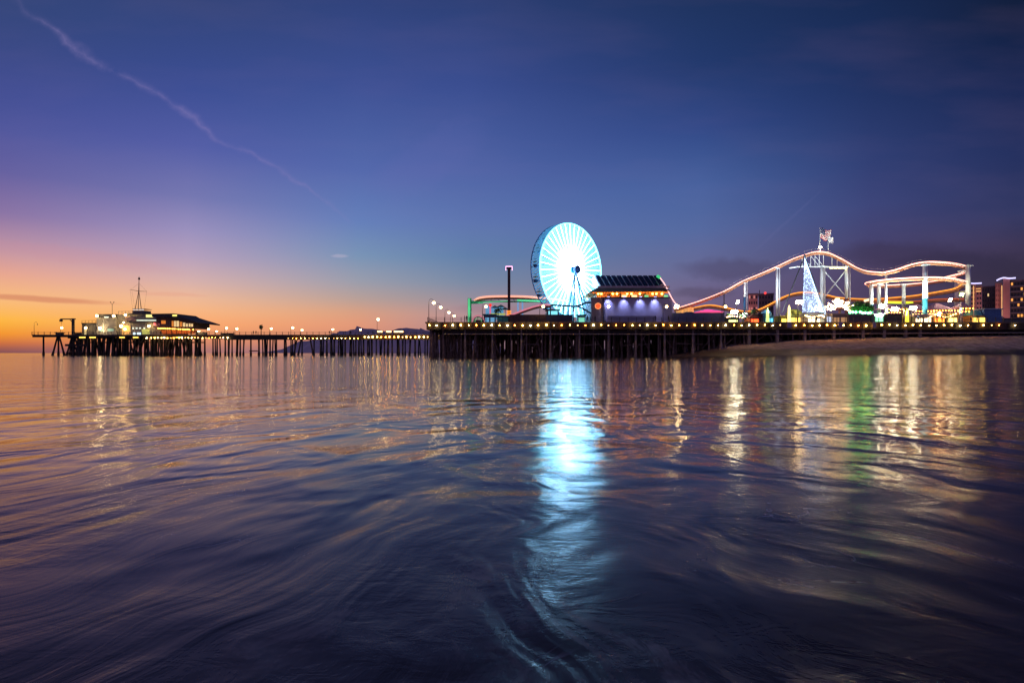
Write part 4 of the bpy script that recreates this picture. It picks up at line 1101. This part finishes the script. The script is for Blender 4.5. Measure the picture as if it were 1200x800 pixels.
# purple tents with bulb garlands
M_tent = mat('mauve_canvas', (.42, .24, .36), .8, .1)
def tent(pxs_, py_top, py_eave, D, label, depth=7):
    x0_, x1_ = PX(pxs_[0], D), PX(pxs_[1], D); t = thing('tent', ((x0_+x1_)/2, D, ZD), label, 'tent', 'purple canvas tents')
    zt_, ze = PZ(py_top, D), PZ(py_eave, D); w = (x1_ - x0_)
    n = 6; m = MB()
    prof = [(0, 0), (.25, .55), (.4, .85), (.5, 1), (.6, .85), (.75, .55), (1, 0)]
    lvl = [(1.0, 0), (.72, .22), (.45, .5), (.22, .8), (.06, 1)]
    ring = []
    cx, cy = (x0_ + x1_) / 2, D + depth / 2
    vs = []
    for s_, h_ in lvl: vs += [(cx - w/2*s_, cy - depth/2*s_, ze + (zt_-ze)*h_), (cx + w/2*s_, cy - depth/2*s_, ze + (zt_-ze)*h_), (cx + w/2*s_, cy + depth/2*s_, ze + (zt_-ze)*h_), (cx - w/2*s_, cy + depth/2*s_, ze + (zt_-ze)*h_)]
    fs = [(4*i+k, 4*i+(k+1) % 4, 4*i+4+(k+1) % 4, 4*i+4+k) for i in range(len(lvl)-1) for k in range(4)] + [(16, 17, 18, 19)]
    m.add(vs, fs); m.build('canopy', M_tent, t)
    m = MB()
    for xx in (x0_ + .1, x1_ - .1):
        for yy in (D + .1, D + depth - .1): m.tube((xx, yy, ZD), (xx, yy, ze), .08)
    m.build('pole', M_steelw, t)
    nb = max(4, int(w / .75))
    bulbs(t, 'garland_bulb', [q for k in range(nb) for q in ((x0_ + w * (k + .5) / nb, D - .1, ze - .35), (x0_ + w * (k + .2) / nb, D + .9, ze - 1.1))], .14, glow('garland', (255, 150, 55), 26))
tent((1040, 1060), 355.5, 361, 160, 'purple tent behind the left blinding flood light')
tent((1072, 1096), 355, 363, 158, 'purple tent crossing behind the wide cyan column')
tent((1092, 1124), 354, 362.5, 159, 'widest purple tent right of the cyan column')
tent((1126, 1142), 353.5, 359.8, 155, 'small steep purple tent in front of the yellow end column', 4)
# blue billboard building
booth('storage_container', 1153.5, 1174, 362.5, 156, mat('blue_panel', (.07, .17, .38), .6), mat('ice_roof', (.4, .5, .6), .6), 'plain blue box building below the right hotel', 'building', depth=6)
m = MB()

# extra lit light clusters of people-level stalls: string of festoon bulbs across the midway
def festoon(pts, r, mt, label):
    p = spline([P(*q) for q in pts], 8); t = thing('festoon', tuple(p[0]), label, 'string lights')
    MB().path(p, .03, 4).build('cable', M_iron, t)
    bulbs(t, 'bulb', [q - up * .15 for q in p[::2]], r, mt)
G = glow('festoon_bulb', (255, 205, 130), 22)
festoon([(1088, 372, 156), (1096, 368, 156), (1108, 371, 156), (1120, 367, 156)], .14, G, 'swag of warm bulbs below the widest purple tent')
festoon([(852, 371, 157), (858, 369.5, 157), (870, 371.5, 157)], .14, G, 'swag of warm bulbs below the brightest flood light')
festoon([(944, 369, 156), (952, 371, 156), (962, 369, 156), (967, 371, 156)], .16, G, 'swag of warm bulbs under the light string cone')

# ------------------------------------------------------------------ people on the pier and on the sand
M_cloth = mat('dark_clothes', (.03, .03, .045), .9, .4, 2)
M_skin = mat('skin', (.35, .2, .14), .6, .1)
M_pale = mat('pale_clothes', (.42, .38, .38), .9, .2)
def person_mesh(pose, m):
    s_ = .28 if pose else .12
    V = [(0,0,.95),(0,0,1.2),(0,0,1.42),(0,0,1.52),(0,.02,1.66),(0,.0,1.74),
         (-.1,0,.9),(-.12-0,-.02-s_*.5,.5),(-.13,s_*.2-s_,.07),(-.13,-.12+s_*.2-s_,.03),
         (.1,0,.9),(.12,-.02+s_*.3,.5),(.13,s_,.07),(.13,s_-.12,.03),
         (-.19,0,1.38),(-.25,.05+s_*.3,1.12),(-.24,-.06+s_*.5,.88),
         (.19,0,1.38),(.25,.02-s_*.3,1.12),(.24,-.12-s_*.3,.9)]
    E = [(0,1),(1,2),(2,3),(3,4),(4,5),(0,6),(6,7),(7,8),(8,9),(0,10),(10,11),(11,12),(12,13),(2,14),(14,15),(15,16),(2,17),(17,18),(18,19)]
    Rr = [.14,.13,.13,.055,.10,.07,.09,.065,.045,.04,.09,.065,.045,.04,.065,.045,.035,.065,.045,.035]
    me = bpy.data.meshes.new('person'); bm = bmesh.new(); sk = bm.verts.layers.skin.verify()
    vs = [bm.verts.new(v) for v in V]
    for v, r_ in zip(vs, Rr): v[sk].radius = (r_, r_)
    vs[0][sk].use_root = True
    for a, b in E: bm.edges.new((vs[a], vs[b]))
    bm.to_mesh(me); bm.free(); me.materials.append(m)
    return me
pm = {(p, k): person_mesh(p, mm) for p in (0, 1) for k, mm in (('d', M_cloth), ('p', M_pale))}
def person(px, D, z, pose, k, rot, label, group=None):
    o = bpy.data.objects.new('person', pm[(pose, k)]); COL.objects.link(o)
    a = o.modifiers.new('skin', 'SKIN'); a.use_smooth_shade = True; b = o.modifiers.new('sub', 'SUBSURF'); b.levels = b.render_levels = 1
    o.location = (PX(px, D), D, z); o.rotation_euler = (0, 0, R(rot)); tag(o, label, 'person', group)
person(547, 152, ZD, 0, 'd', 30, 'person in dark clothes leaning near the railing left of the green post', 'people on the pier')
person(544.5, 152.5, ZD, 0, 'd', 90, 'person in dark clothes standing left of the one by the green post', 'people on the pier')
person(568, 152.5, ZD, 1, 'd', 90, 'person in dark clothes walking past the first railing lamp', 'people on the pier')
person(688.5, 152, ZD, 0, 'd', 0, 'person in dark clothes silhouetted against the cyan glow, left of two', 'people on the pier')
person(692, 152, ZD, 1, 'd', 90, 'person in dark clothes silhouetted beside the pavilion corner, right of two', 'people on the pier')
person(697.5, 152, ZD, 0, 'd', 40, 'person in dark clothes standing before the mauve end wall', 'people on the pier')
person(768, 152, ZD, 0, 'd', 0, 'person in dark clothes standing before the right part of the blue wall', 'people on the pier')
person(783.5, 152, ZD, 0, 'd', 120, 'person in dark clothes standing at the right corner of the pavilion', 'people on the pier')
for px, lb in ((1098, 'under the widest tent, leftmost of the crowd'), (1104, 'under the widest tent, middle of the crowd'), (1111, 'under the widest tent, rightmost of the crowd'), (1145, 'before the turquoise dome'), (957, 'below the light string cone'), (1076, 'left of the cyan column')):
    person(px, 152, ZD, rnd.choice((0, 1)), 'd', rnd.uniform(0, 360), 'person in dark clothes ' + lb, 'people on the pier')
y = 148.2
for px, k, lb in ((846, 'p', 'person in pale top standing on the sand in front of the pier'), (842, 'd', 'person in dark clothes standing on the sand beside the pale one'), (812.5, 'p', 'person in pale clothes at the foot of the pier where the sand begins'), (805, 'd', 'person in dark clothes at the water edge under the pier')):
    person(px, y, max(sand_z(PX(px, y), y) - .02, 0), 0, k, rnd.uniform(0, 90), lb, 'people on the beach')
for px, lb in ((386, 'left of the lamp'), (404.5, 'left of the bright lamp'), (411, 'right of the gap in the rail'), (297, 'alone on the bare stretch'), (300, 'beside the bin on the bare stretch'), (437, 'right of the highest hill')):
    person(px, 256, ZD, 0, 'd', rnd.uniform(0, 180), 'person in dark clothes on the long pier ' + lb, 'people on the long pier')
for px, lb in ((262, 'left'), (268, 'right')):
    booth('storage_box', px - 3.4 + (0 if lb == 'left' else -.2), px + (2.2 if lb == 'left' else 2.6), 390.8, 258, mat('dark_box', (.04, .04, .045)), M_iron, f'dark service box on the long pier by the fourth lamp, {lb} of two', 'box', depth=3)
t = thing('palm_tree', (PX(306, 258), 258, ZD), 'single dark palm standing on the bare stretch of the long pier', 'palm tree')
c_ = P(306, 383.5, 258); MB().path([(c_.x, 258, ZD), tuple(c_)], [.2, .14]).build('trunk', M_timber, t)
m = leaf_crown(c_, .8, 60, 5, .45, 1.4); m.build('frond', M_leaf, t)

# ------------------------------------------------------------------ harbour office and restaurant at the end
DO = 260.0
M_office = mat('office_wall', (.30, .30, .30), .8, .15, .5)
M_officed = mat('office_dark', (.12, .12, .13), .8, .2, .5)
M_litw = glow('office_window', (240, 250, 225), 1.3, .5, .6)
def blk(t, name, px0, px1, y0, y1, m, D=DO, dep=6):
    return MB().box(PX(px0, D), PX(px1, D), D, D + dep, PZ(y1, D), PZ(y0, D)).build(name, m, t)
sh = thing('bait_shed', (PX(104, DO), DO, ZD), 'low grey shed with roof railing, leftmost building on the long pier', 'building')
blk(sh, 'wall', 96, 112, 379.5, 392.4, M_officed); blk(sh, 'roof', 95.2, 112.4, 378.3, 379.45, M_iron, DO - .3, 7)
m = MB()
for px in range(96, 113, 4): m.tube(P(px, 378.2, DO), P(px, 375.6, DO), .06, .06, 4)
m.path([P(96, 375.6, DO), P(112, 375.2, DO)], .06, 4); m.build('roof_railing', M_iron, sh)
blk(sh, 'door', 98.6, 101.2, 384, 392.3, glow('door_glow', (255, 235, 170), .5), DO - .1, .08)
sb2 = thing('supply_block', (PX(124, DO), DO, ZD), 'taller square grey block with three roof lamps next to the shed', 'building')
blk(sb2, 'wall', 113, 136, 372, 392.4, M_office, DO, 8); blk(sb2, 'parapet', 113.2, 135.6, 368, 371.9, M_officed, DO + .3, 7.4)
blk(sb2, 'window', 122, 127, 370.8, 372.4, M_litw, DO - .05, .3)
for a_, b_ in ((116, 121), (126, 133)): blk(sb2, 'window', a_, b_, 385, 388, glow('teal_window', (160, 210, 190), .8, .7, .6), DO - .1, .08)
m = MB(); m.box(PX(127, DO), PX(136, DO), DO - 1.3, DO - .02, PZ(384, DO), PZ(383, DO)); m.build('awning', mat('pale_awning', (.5, .5, .45)), sb2)
blk(sb2, 'pipe', 121.2, 121.8, 374, 392, M_steelw, DO - .15, .14)
an = thing('antenna_mast', tuple(P(131.5, 368, DO + 2)), 'thin forked antenna on the square block roof', 'antenna')
m = MB(); m.tube(P(131.5, 368, DO + 2), P(131.5, 356.5, DO + 2), .09); m.path([P(129.5, 354, DO + 2), P(131.5, 357, DO + 2), P(133.5, 354, DO + 2)], .07, 4); m.ball(P(129.5, 354, DO + 2), .22, 6, 4); m.ball(P(133.5, 354, DO + 2), .22, 6, 4)
m.build('mast', M_iron, an)
of = thing('harbour_office', (PX(165, DO), DO, ZD), 'tiered grey harbour office with a small wheelhouse on its roof', 'building')
blk(of, 'wall', 136.3, 148, 368.5, 392.4, M_office, DO + 1.5, 8)
blk(of, 'wall', 148, 187, 378.5, 392.4, M_office, DO - .3, 9)
m = MB(); m.prism([(PX(182, DO), PZ(378.6, DO)), (PX(184, DO), PZ(378.6, DO)), (PX(192, DO), PZ(392.3, DO)), (PX(182, DO), PZ(392.3, DO))], DO - .6, DO + 6); m.build('buttress', mat('pale_plaster', (.36, .34, .34)), of)
blk(of, 'balcony', 146.5, 184, 376, 378.3, M_officed, DO - 1.3, 10)
blk(of, 'wall', 150, 184, 368.5, 375.9, M_office, DO + .5, 8); blk(of, 'roof', 147, 171, 366.8, 368.4, M_officed, DO - .6, 9)
blk(of, 'billboard', 146.5, 158, 371, 375.9, mat('pinkish_board', (.45, .32, .3)), DO - 1.6, .25)
blk(of, 'window', 160, 184, 374.6, 376, M_litw, DO + .42, .07)
blk(of, 'window', 171, 179, 368.6, 371.6, glow('yellow_office', (250, 235, 140), 1.5), DO + .3, .19)
for a_ in (155, 159, 163, 168): blk(of, 'window', a_, a_ + 2, 383.6, 385.4, M_litw, DO - .38, .07)
blk(of, 'door', 156, 159, 389.5, 392.3, glow('blue_white_door', (210, 240, 255), 1.6), DO - .38, .07); blk(of, 'door', 160.5, 165, 389.5, 392.3, glow('blue_white_door', (210, 240, 255), 1.6), DO - .38, .07)
blk(of, 'garage', 143, 152.5, 381, 392.3, glow('amber_garage', (255, 200, 120), .55, .5), DO - .7, .3)
blk(of, 'lit_panel', 166, 175, 385.5, 391.5, glow('lime_wall_light', (225, 225, 120), .8, .6, .4), DO - .42, .1)
blk(of, 'wheelhouse', 155, 169, 363.8, 366.7, M_officed, DO + 2, 5)
for a_ in (156, 159.5, 163, 166): blk(of, 'window', a_, a_ + 2.4, 362.2, 363.7, glow('wheelhouse_window', (235, 220, 210), .9), DO + 2.2, .2)
blk(of, 'wheelhouse_roof', 155, 169.2, 361.6, 362.1, M_iron, DO + 1.8, 5.4)
m = MB()
m.path([P(138.5, 364.8, DO + 2), P(155, 364.5, DO + 2)], .07, 4)
for px in (139, 143, 147, 151): m.tube(P(px, 368, DO + 2), P(px, 364.8, DO + 2), .06, .06, 4)
m.build('roof_railing', M_iron, of)
ms = thing('signal_mast', tuple(P(162.7, 361.5, DO + 4)), 'tall ship style signal mast with crossarm above the harbour office', 'mast')
Dm = DO + 4
for a_ in ((158.5, 361.5), (162, 361.5), (165.5, 361.5)):
    MB().tube(P(a_[0], a_[1], Dm + (1 if a_[0] == 162 else 0)), P(162.7, 340, Dm), .17, .1).build('leg', M_iron, ms)
MB().path([P(162.7, 341, Dm), P(162.8, 333, Dm), P(163, 323.8, Dm)], [.22, .16, .07]).build('mast', M_iron, ms)
MB().path([P(152.3, 339.2, Dm), P(162.7, 341.2, Dm), P(172.3, 341.4, Dm)], [.06, .12, .06]).build('crossarm', M_iron, ms)
MB().ball(P(163, 326.5, Dm), .45, 8, 5, 1.3).build('lantern', M_iron, ms)
m = MB()
for q in ((P(152.5, 339.5, Dm), P(155.5, 362, Dm)), (P(172, 341.5, Dm), P(169, 362, Dm)), (P(163, 332, Dm), P(153, 339.3, Dm)), (P(163, 332, Dm), P(172, 341.4, Dm)), (P(154.5, 340, Dm), P(158, 362, Dm))): m.tube(q[0], q[1], .03, .03, 3)
m.build('stay', M_iron, ms)
# lamps on office
for px, py, r_, m_, lb in ((113.5, 370, .5, M_lamp, 'warm lamp on the left top corner of the square block'), (133.3, 370.2, .5, M_lamp, 'warm lamp on the right top corner of the square block'),
       (117, 384.5, .5, M_flood, 'dazzling yard lamp in front of the square block'), (147, 369, .48, M_lamp, 'warm lamp at the office roof left corner'), (142, 382, .62, M_lamp, 'bright lamp in the yard left of the office'),
       (146.5, 385.6, .45, M_lamp, 'small lamp beside the amber garage'), (100.5, 384.2, .45, M_lamp, 'warm lamp on the shed front'), (145, 377.8, .3, M_lamp, 'tiny lamp under the office balcony'),
       (174.5, 382, .5, M_lamp, 'lamp on the office right wall'), (181, 379.8, .45, glow('red_beacon', (255, 70, 70), 6), 'red beacon between office and restaurant')):
    t = thing('wall_lamp', tuple(P(px, py, DO - 2)), label=lb, cat='lamp', group='lamps on the harbour buildings')
    c_ = P(px, py, DO - 2); MB().ball(c_, r_, 8, 6).build('lamp', m_, t); MB().tube(c_ + Vector((0, .2, 0)), c_ + Vector((0, 2, .2)), .08).build('bracket', M_iron, t)
rs = thing('restaurant', (PX(205, DO), DO, ZD), 'two storey restaurant with sweeping dark roof and warm orange windows', 'building')
M_dw = mat('dark_shingle', (.07, .06, .055), .8, .3)
m = MB(); m.prism([(PX(182, DO), PZ(368, DO)), (PX(207, DO), PZ(367.6, DO)), (PX(211, DO), PZ(370, DO)), (PX(237, DO), PZ(378.2, DO)), (PX(236.6, DO), PZ(379.4, DO)), (PX(210, DO), PZ(373, DO)), (PX(182, DO), PZ(371.5, DO))], DO - 2.5, DO + 16); m.build('roof', M_dw, rs)
blk(rs, 'wall', 183, 200, 371.6, 392.3, mat('brown_wall', (.14, .09, .07)), DO, 14)
m = MB(); m.prism([(PX(200, DO), PZ(373, DO)), (PX(210, DO), PZ(373.4, DO)), (PX(226.5, DO), PZ(377.2, DO)), (PX(226.5, DO), PZ(384.8, DO)), (PX(200, DO), PZ(383.5, DO))], DO + .3, DO + 14); m.build('wall', mat('brown_wall', (.14, .09, .07)), rs)
M_ow = glow('orange_window', (255, 150, 60), .95, .6, .7); M_yw = glow('cream_window', (255, 215, 150), 1.3, .6, .9)
blk(rs, 'window', 189, 194, 375.5, 379.3, M_ow, DO - .1, .08)
for a_, b_, y0_, mm in ((201.2, 203.4, 376, M_ow), (204, 206, 376, M_yw), (206.8, 209.6, 376, M_yw), (210.6, 213.4, 377, M_ow), (214.4, 217, 378, M_yw), (218, 220, 379, M_yw), (221.2, 223.2, 379, M_yw), (224, 226, 379.2, M_yw)):
    blk(rs, 'window', a_, b_, y0_, 382.6, mm, DO + .2, .08)
m = MB(); m.prism([(PX(184, DO), PZ(382.6, DO)), (PX(226, DO), PZ(384.2, DO)), (PX(234.5, DO), PZ(390.4, DO)), (PX(234, DO), PZ(391, DO)), (PX(225, DO), PZ(385, DO)), (PX(184, DO), PZ(383.6, DO))], DO - 3.2, DO + .2); m.build('awning', mat('orange_awning', (.5, .2, .07), .7), rs)
bulbs(rs, 'string_light', [P(185.5 + k * 2.15, 384.6 + k * .085, DO - 2.6) for k in range(20)], .26, glow('string_bulb', (255, 175, 70), 14))
blk(rs, 'dining_glow', 187, 228, 387, 391, glow('dining_light', (235, 120, 50), .55, .8, .5), DO + .15 - .3, .1)
m = MB()
for px in (187, 193, 199, 205, 211, 217, 223, 228): m.box(PX(px, DO), PX(px, DO) + .18, DO - 2.9, DO - 2.7, ZD, PZ(384.5, DO))
m.build('post', M_timber, rs)
blk(rs, 'lit_sign', 202, 207, 368.6, 370.4, glow('roof_sign', (255, 235, 120), 1.6), DO - 2.75, .2)
for a_, b_ in ((229, 239),): blk(rs, 'service_box', a_, b_, 389.2, 392.4, M_officed, DO - 3, 3)
# crane
ck = thing('boat_crane', (PX(86, YF + 3), YF + 3, ZD), 'dark boat hoist crane with long arm at the pier tip', 'crane')
D_ = YF + 3
MB().box(PX(84.6, D_), PX(86.8, D_), D_ - .4, D_ + .4, ZD, PZ(373, D_)).build('post', M_iron, ck)
m = MB(); m.box(PX(71, D_), PX(88.5, D_), D_ - .25, D_ + .25, PZ(374.4, D_), PZ(373.2, D_)); m.tube(P(82, 374.5, D_), P(86, 379, D_), .15); m.build('arm', M_iron, ck)
m = MB(); m.box(PX(70.3, D_), PX(72.8, D_), D_ - .4, D_ + .4, PZ(376.8, D_), PZ(374.3, D_)); m.tube(P(72, 377, D_), P(72, 380.5, D_), .05); m.build('hoist', M_iron, ck)
for px, lb in ((43, 'leftmost'), (57, 'middle'), (64, 'right')):
    pass
booth('storage_box', 65, 71, 390, 258, mat('dark_box', (.04, .04, .045)), M_iron, 'small dark store box on the deck left of the crane', 'box', depth=2)
booth('storage_box', 88, 95, 390.3, 258, mat('dark_box', (.04, .04, .045)), M_iron, 'small dark store box between the crane and the shed', 'box', depth=2)

# ------------------------------------------------------------------ city towers behind the beach
def tower(px0, px1, ytop, D, m, label, dep=25, floors=12, bays=5, litw=None, lit_p=.2, zb=5.5, wm=None, seed=1, name='apartment_tower'):
    q = random.Random(seed)
    xa, xb = PX(px0, D), PX(px1, D); zt_ = PZ(ytop, D)
    t = thing(name, ((xa+xb)/2, D, zb), label, 'building')
    MB().box(xa, xb, D, D+dep, zb, zt_).build('wall', m, t)
    MB().box(xa-.3, xb+.3, D-.3, D+dep+.3, zt_+.01, zt_+.8).build('roof', mat('tower_roof', (.2, .15, .17)), t)
    th_ = math.atan2((xa+xb)/2, D); t.rotation_euler.z = -th_; t.scale.x = math.cos(th_)      # turned to face the bay
    fh = (zt_-zb)/floors; bw = (xb-xa)/bays
    for i in range(floors):
        for j in range(bays):
            if (i*bays+j) >= 99: break
            lit_ = q.random() < lit_p
            MB().box(xa+bw*(j+.2), xa+bw*(j+.8), D-.08, D-.005, zb+fh*(i+.3), zb+fh*(i+.8)).build('window', (litw or M_yw) if lit_ else (wm or M_win), t)
    return t
M_win = mat('dark_glass', (.02, .02, .03), .15, .2)
M_pinkw = mat('pink_stucco', (.50, .22, .20), .8, .08, .3)
M_darkt = mat('dark_stucco', (.12, .09, .10), .8, .15, .3)
floodpink = []
tower(877, 888, 345, 400, M_pinkw, 'pink lit half of the block behind the coaster, left part', floors=9, bays=4, lit_p=.5, litw=glow('rose_window', (235, 150, 140), .6), seed=3)
t = tower(889, 906.5, 345, 402, M_darkt, 'dark red block behind the coaster, right of its pink lit neighbour', floors=9, bays=5, lit_p=.05, seed=4)
m = MB(); m.tube(P(890, 345, 402), P(890, 339.5, 402), .25); m.tube(P(897, 345, 402), P(897, 343, 402), .25); m.build('roof_mast', M_iron, t)
MB().ball(P(897.5, 343.3, 401), .9, 6, 4).build('roof_light', glow('aviation_red', (255, 70, 70), 1.5), t)
t = tower(1136, 1144, 333, 330, M_pinkw, 'narrow pink tower with neon roof line behind the end column', floors=14, bays=1, seed=5, lit_p=0)
MB().path([P(1136, 331.2, 329), P(1143, 332.2, 329), P(1152, 332.2, 329)], .38, 5).build('roof_neon', glow('violet_neon', (205, 200, 255), 1.6), t)
blk(t, 'light_strip', 1141, 1142.4, 335, 362, glow('amber_strip', (255, 190, 120), 1.0, .5, .3), 329.5, .3)
t = tower(1144.3, 1150.5, 335.5, 328, M_pinkw, 'pink slab with two lit top bands beside the narrow tower', floors=12, bays=2, seed=6, lit_p=.05)
for y_ in (337.5, 340.5): blk(t, 'light_strip', 1144.5, 1150.3, y_, y_ + 1.3, glow('amber_strip', (255, 190, 120), 1.0), 327.5, .3)
tower(1151, 1168, 336.5, 360, M_darkt, 'dark apartment block between the two pink towers', floors=11, bays=6, lit_p=.1, seed=7)
tower(1166.5, 1174, 332.5, 335, M_pinkw, 'left pink wing of the tallest hotel', floors=13, bays=3, lit_p=.05, seed=8, wm=mat('rose_glass', (.3, .12, .12), .4))
t = tower(1175.5, 1183.5, 326.5, 330, M_pinkw, 'tallest plain pink hotel shaft with glowing left edge', floors=14, bays=1, lit_p=0, seed=9, wm=M_pinkw)
blk(t, 'light_strip', 1174.2, 1175.5, 334, 370, glow('amber_strip', (255, 190, 120), 1.0), 329.5, .5)
MB().path(spline([P(*q) for q in ((1169.5, 328, 329), (1173, 326.3, 329), (1178, 325.2, 329), (1184, 326.2, 329), (1192, 326.2, 329))], 4), .42, 5).build('roof_neon', glow('violet_neon', (205, 200, 255), 1.6), t)
t = tower(1184, 1203, 329.5, 333, M_darkt, 'hotel wing with lit balconies at the right edge', floors=12, bays=5, lit_p=.16, litw=glow('amber_room', (255, 170, 80), 1.2), seed=10)
m = MB()
for k in range(12): m.box(PX(1184, 332.9), PX(1203, 332.9), 331.6, 332.9, 5.5 + (PZ(329.5, 333) - 5.5) * k / 12 - .15, 5.5 + (PZ(329.5, 333) - 5.5) * k / 12 + .5)
m.build('balcony', mat('grey_balcony', (.25, .2, .22)), t)
for pxl in (1170, 1180):
    ld = bpy.data.lights.new('facade_light', 'SPOT'); ld.energy = 9000; ld.color = (1, .55, .5); ld.spot_size = R(100); ld.spot_blend = 1
    lo = bpy.data.objects.new('facade_light', ld); COL.objects.link(lo); lo.location = (PX(pxl, 318), 314, 8)
    lo.rotation_euler = Vector((0, 1, .9)).to_track_quat('-Z', 'Y').to_euler()
ld = bpy.data.lights.new('facade_light', 'SPOT'); ld.energy = 9000; ld.color = (1, .55, .5); ld.spot_size = R(100); ld.spot_blend = 1
lo = bpy.data.objects.new('facade_light', ld); COL.objects.link(lo); lo.location = (PX(1143, 312), 308, 8); lo.rotation_euler = Vector((0, 1, .9)).to_track_quat('-Z', 'Y').to_euler()
ld = bpy.data.lights.new('facade_light', 'SPOT'); ld.energy = 16000; ld.color = (1, .5, .45); ld.spot_size = R(70); ld.spot_blend = 1
lo = bpy.data.objects.new('facade_light', ld); COL.objects.link(lo); lo.location = (PX(882, 375), 372, 14); lo.rotation_euler = Vector((0, 1, .6)).to_track_quat('-Z', 'Y').to_euler()
# street level behind the pier at the far right
booth('beach_building', 1176, 1203, 373.5, 175, mat('grey_beach_wall', (.09, .10, .12)), M_iron, 'low dark grey building at the right edge of the pier', 'building', depth=8, lit=None, yroof=372.8)
# notices hung on the pier face
for px, w_, lb in ((925, 5, 'pale lilac notice board on the pier face left of the light cone'), (985, 5.5, 'dim notice board on the pier face below the beige stall'), (1024.5, 4, 'pale notice board on the pier face below the mint booth')):
    m = MB(); x = PX(px, YM - .3); m.box(x - w_ * .107, x + w_ * .107, YM - .4, YM - .3, PZ(384, YM), PZ(377.5, YM))
    single('notice_board', m, mat('lilac_board', (.4, .34, .42)), (x, YM - .35, PZ(384, YM)), lb, 'notice board', 'notice boards on the pier face')

# added spots without fixtures, put in to brighten the coaster columns
for px, py, D_, e, c_ in ((965, 372, 152, 2500, (.75, .9, 1)), (1000, 372, 158, 1200, (.5, 1, .6)), (1033, 372, 153, 1800, (.8, 1, .9)), (1084, 372, 150.5, 1500, (.7, 1, 1)),
                     (1128, 370, 152, 1800, (1, .95, .6)), (911, 370, 155, 1500, (.9, .95, 1)), (873, 372, 158, 900, (.85, .95, 1)), (1060, 372, 156, 1200, (1, .9, .7)), (551, 374, 160, 50, (.5, 1, .7))):
    ld = bpy.data.lights.new('column_fill_spot', 'SPOT'); ld.energy = e * (8 if px > 1100 else 13); ld.color = c_; ld.spot_size = R(110); ld.spot_blend = .8; ld.shadow_soft_size = .3
    lo = bpy.data.objects.new('column_fill_spot', ld); COL.objects.link(lo); lo.location = P(px, py, D_); lo.rotation_euler = Vector((0, .5, 1)).to_track_quat('-Z', 'Y').to_euler()
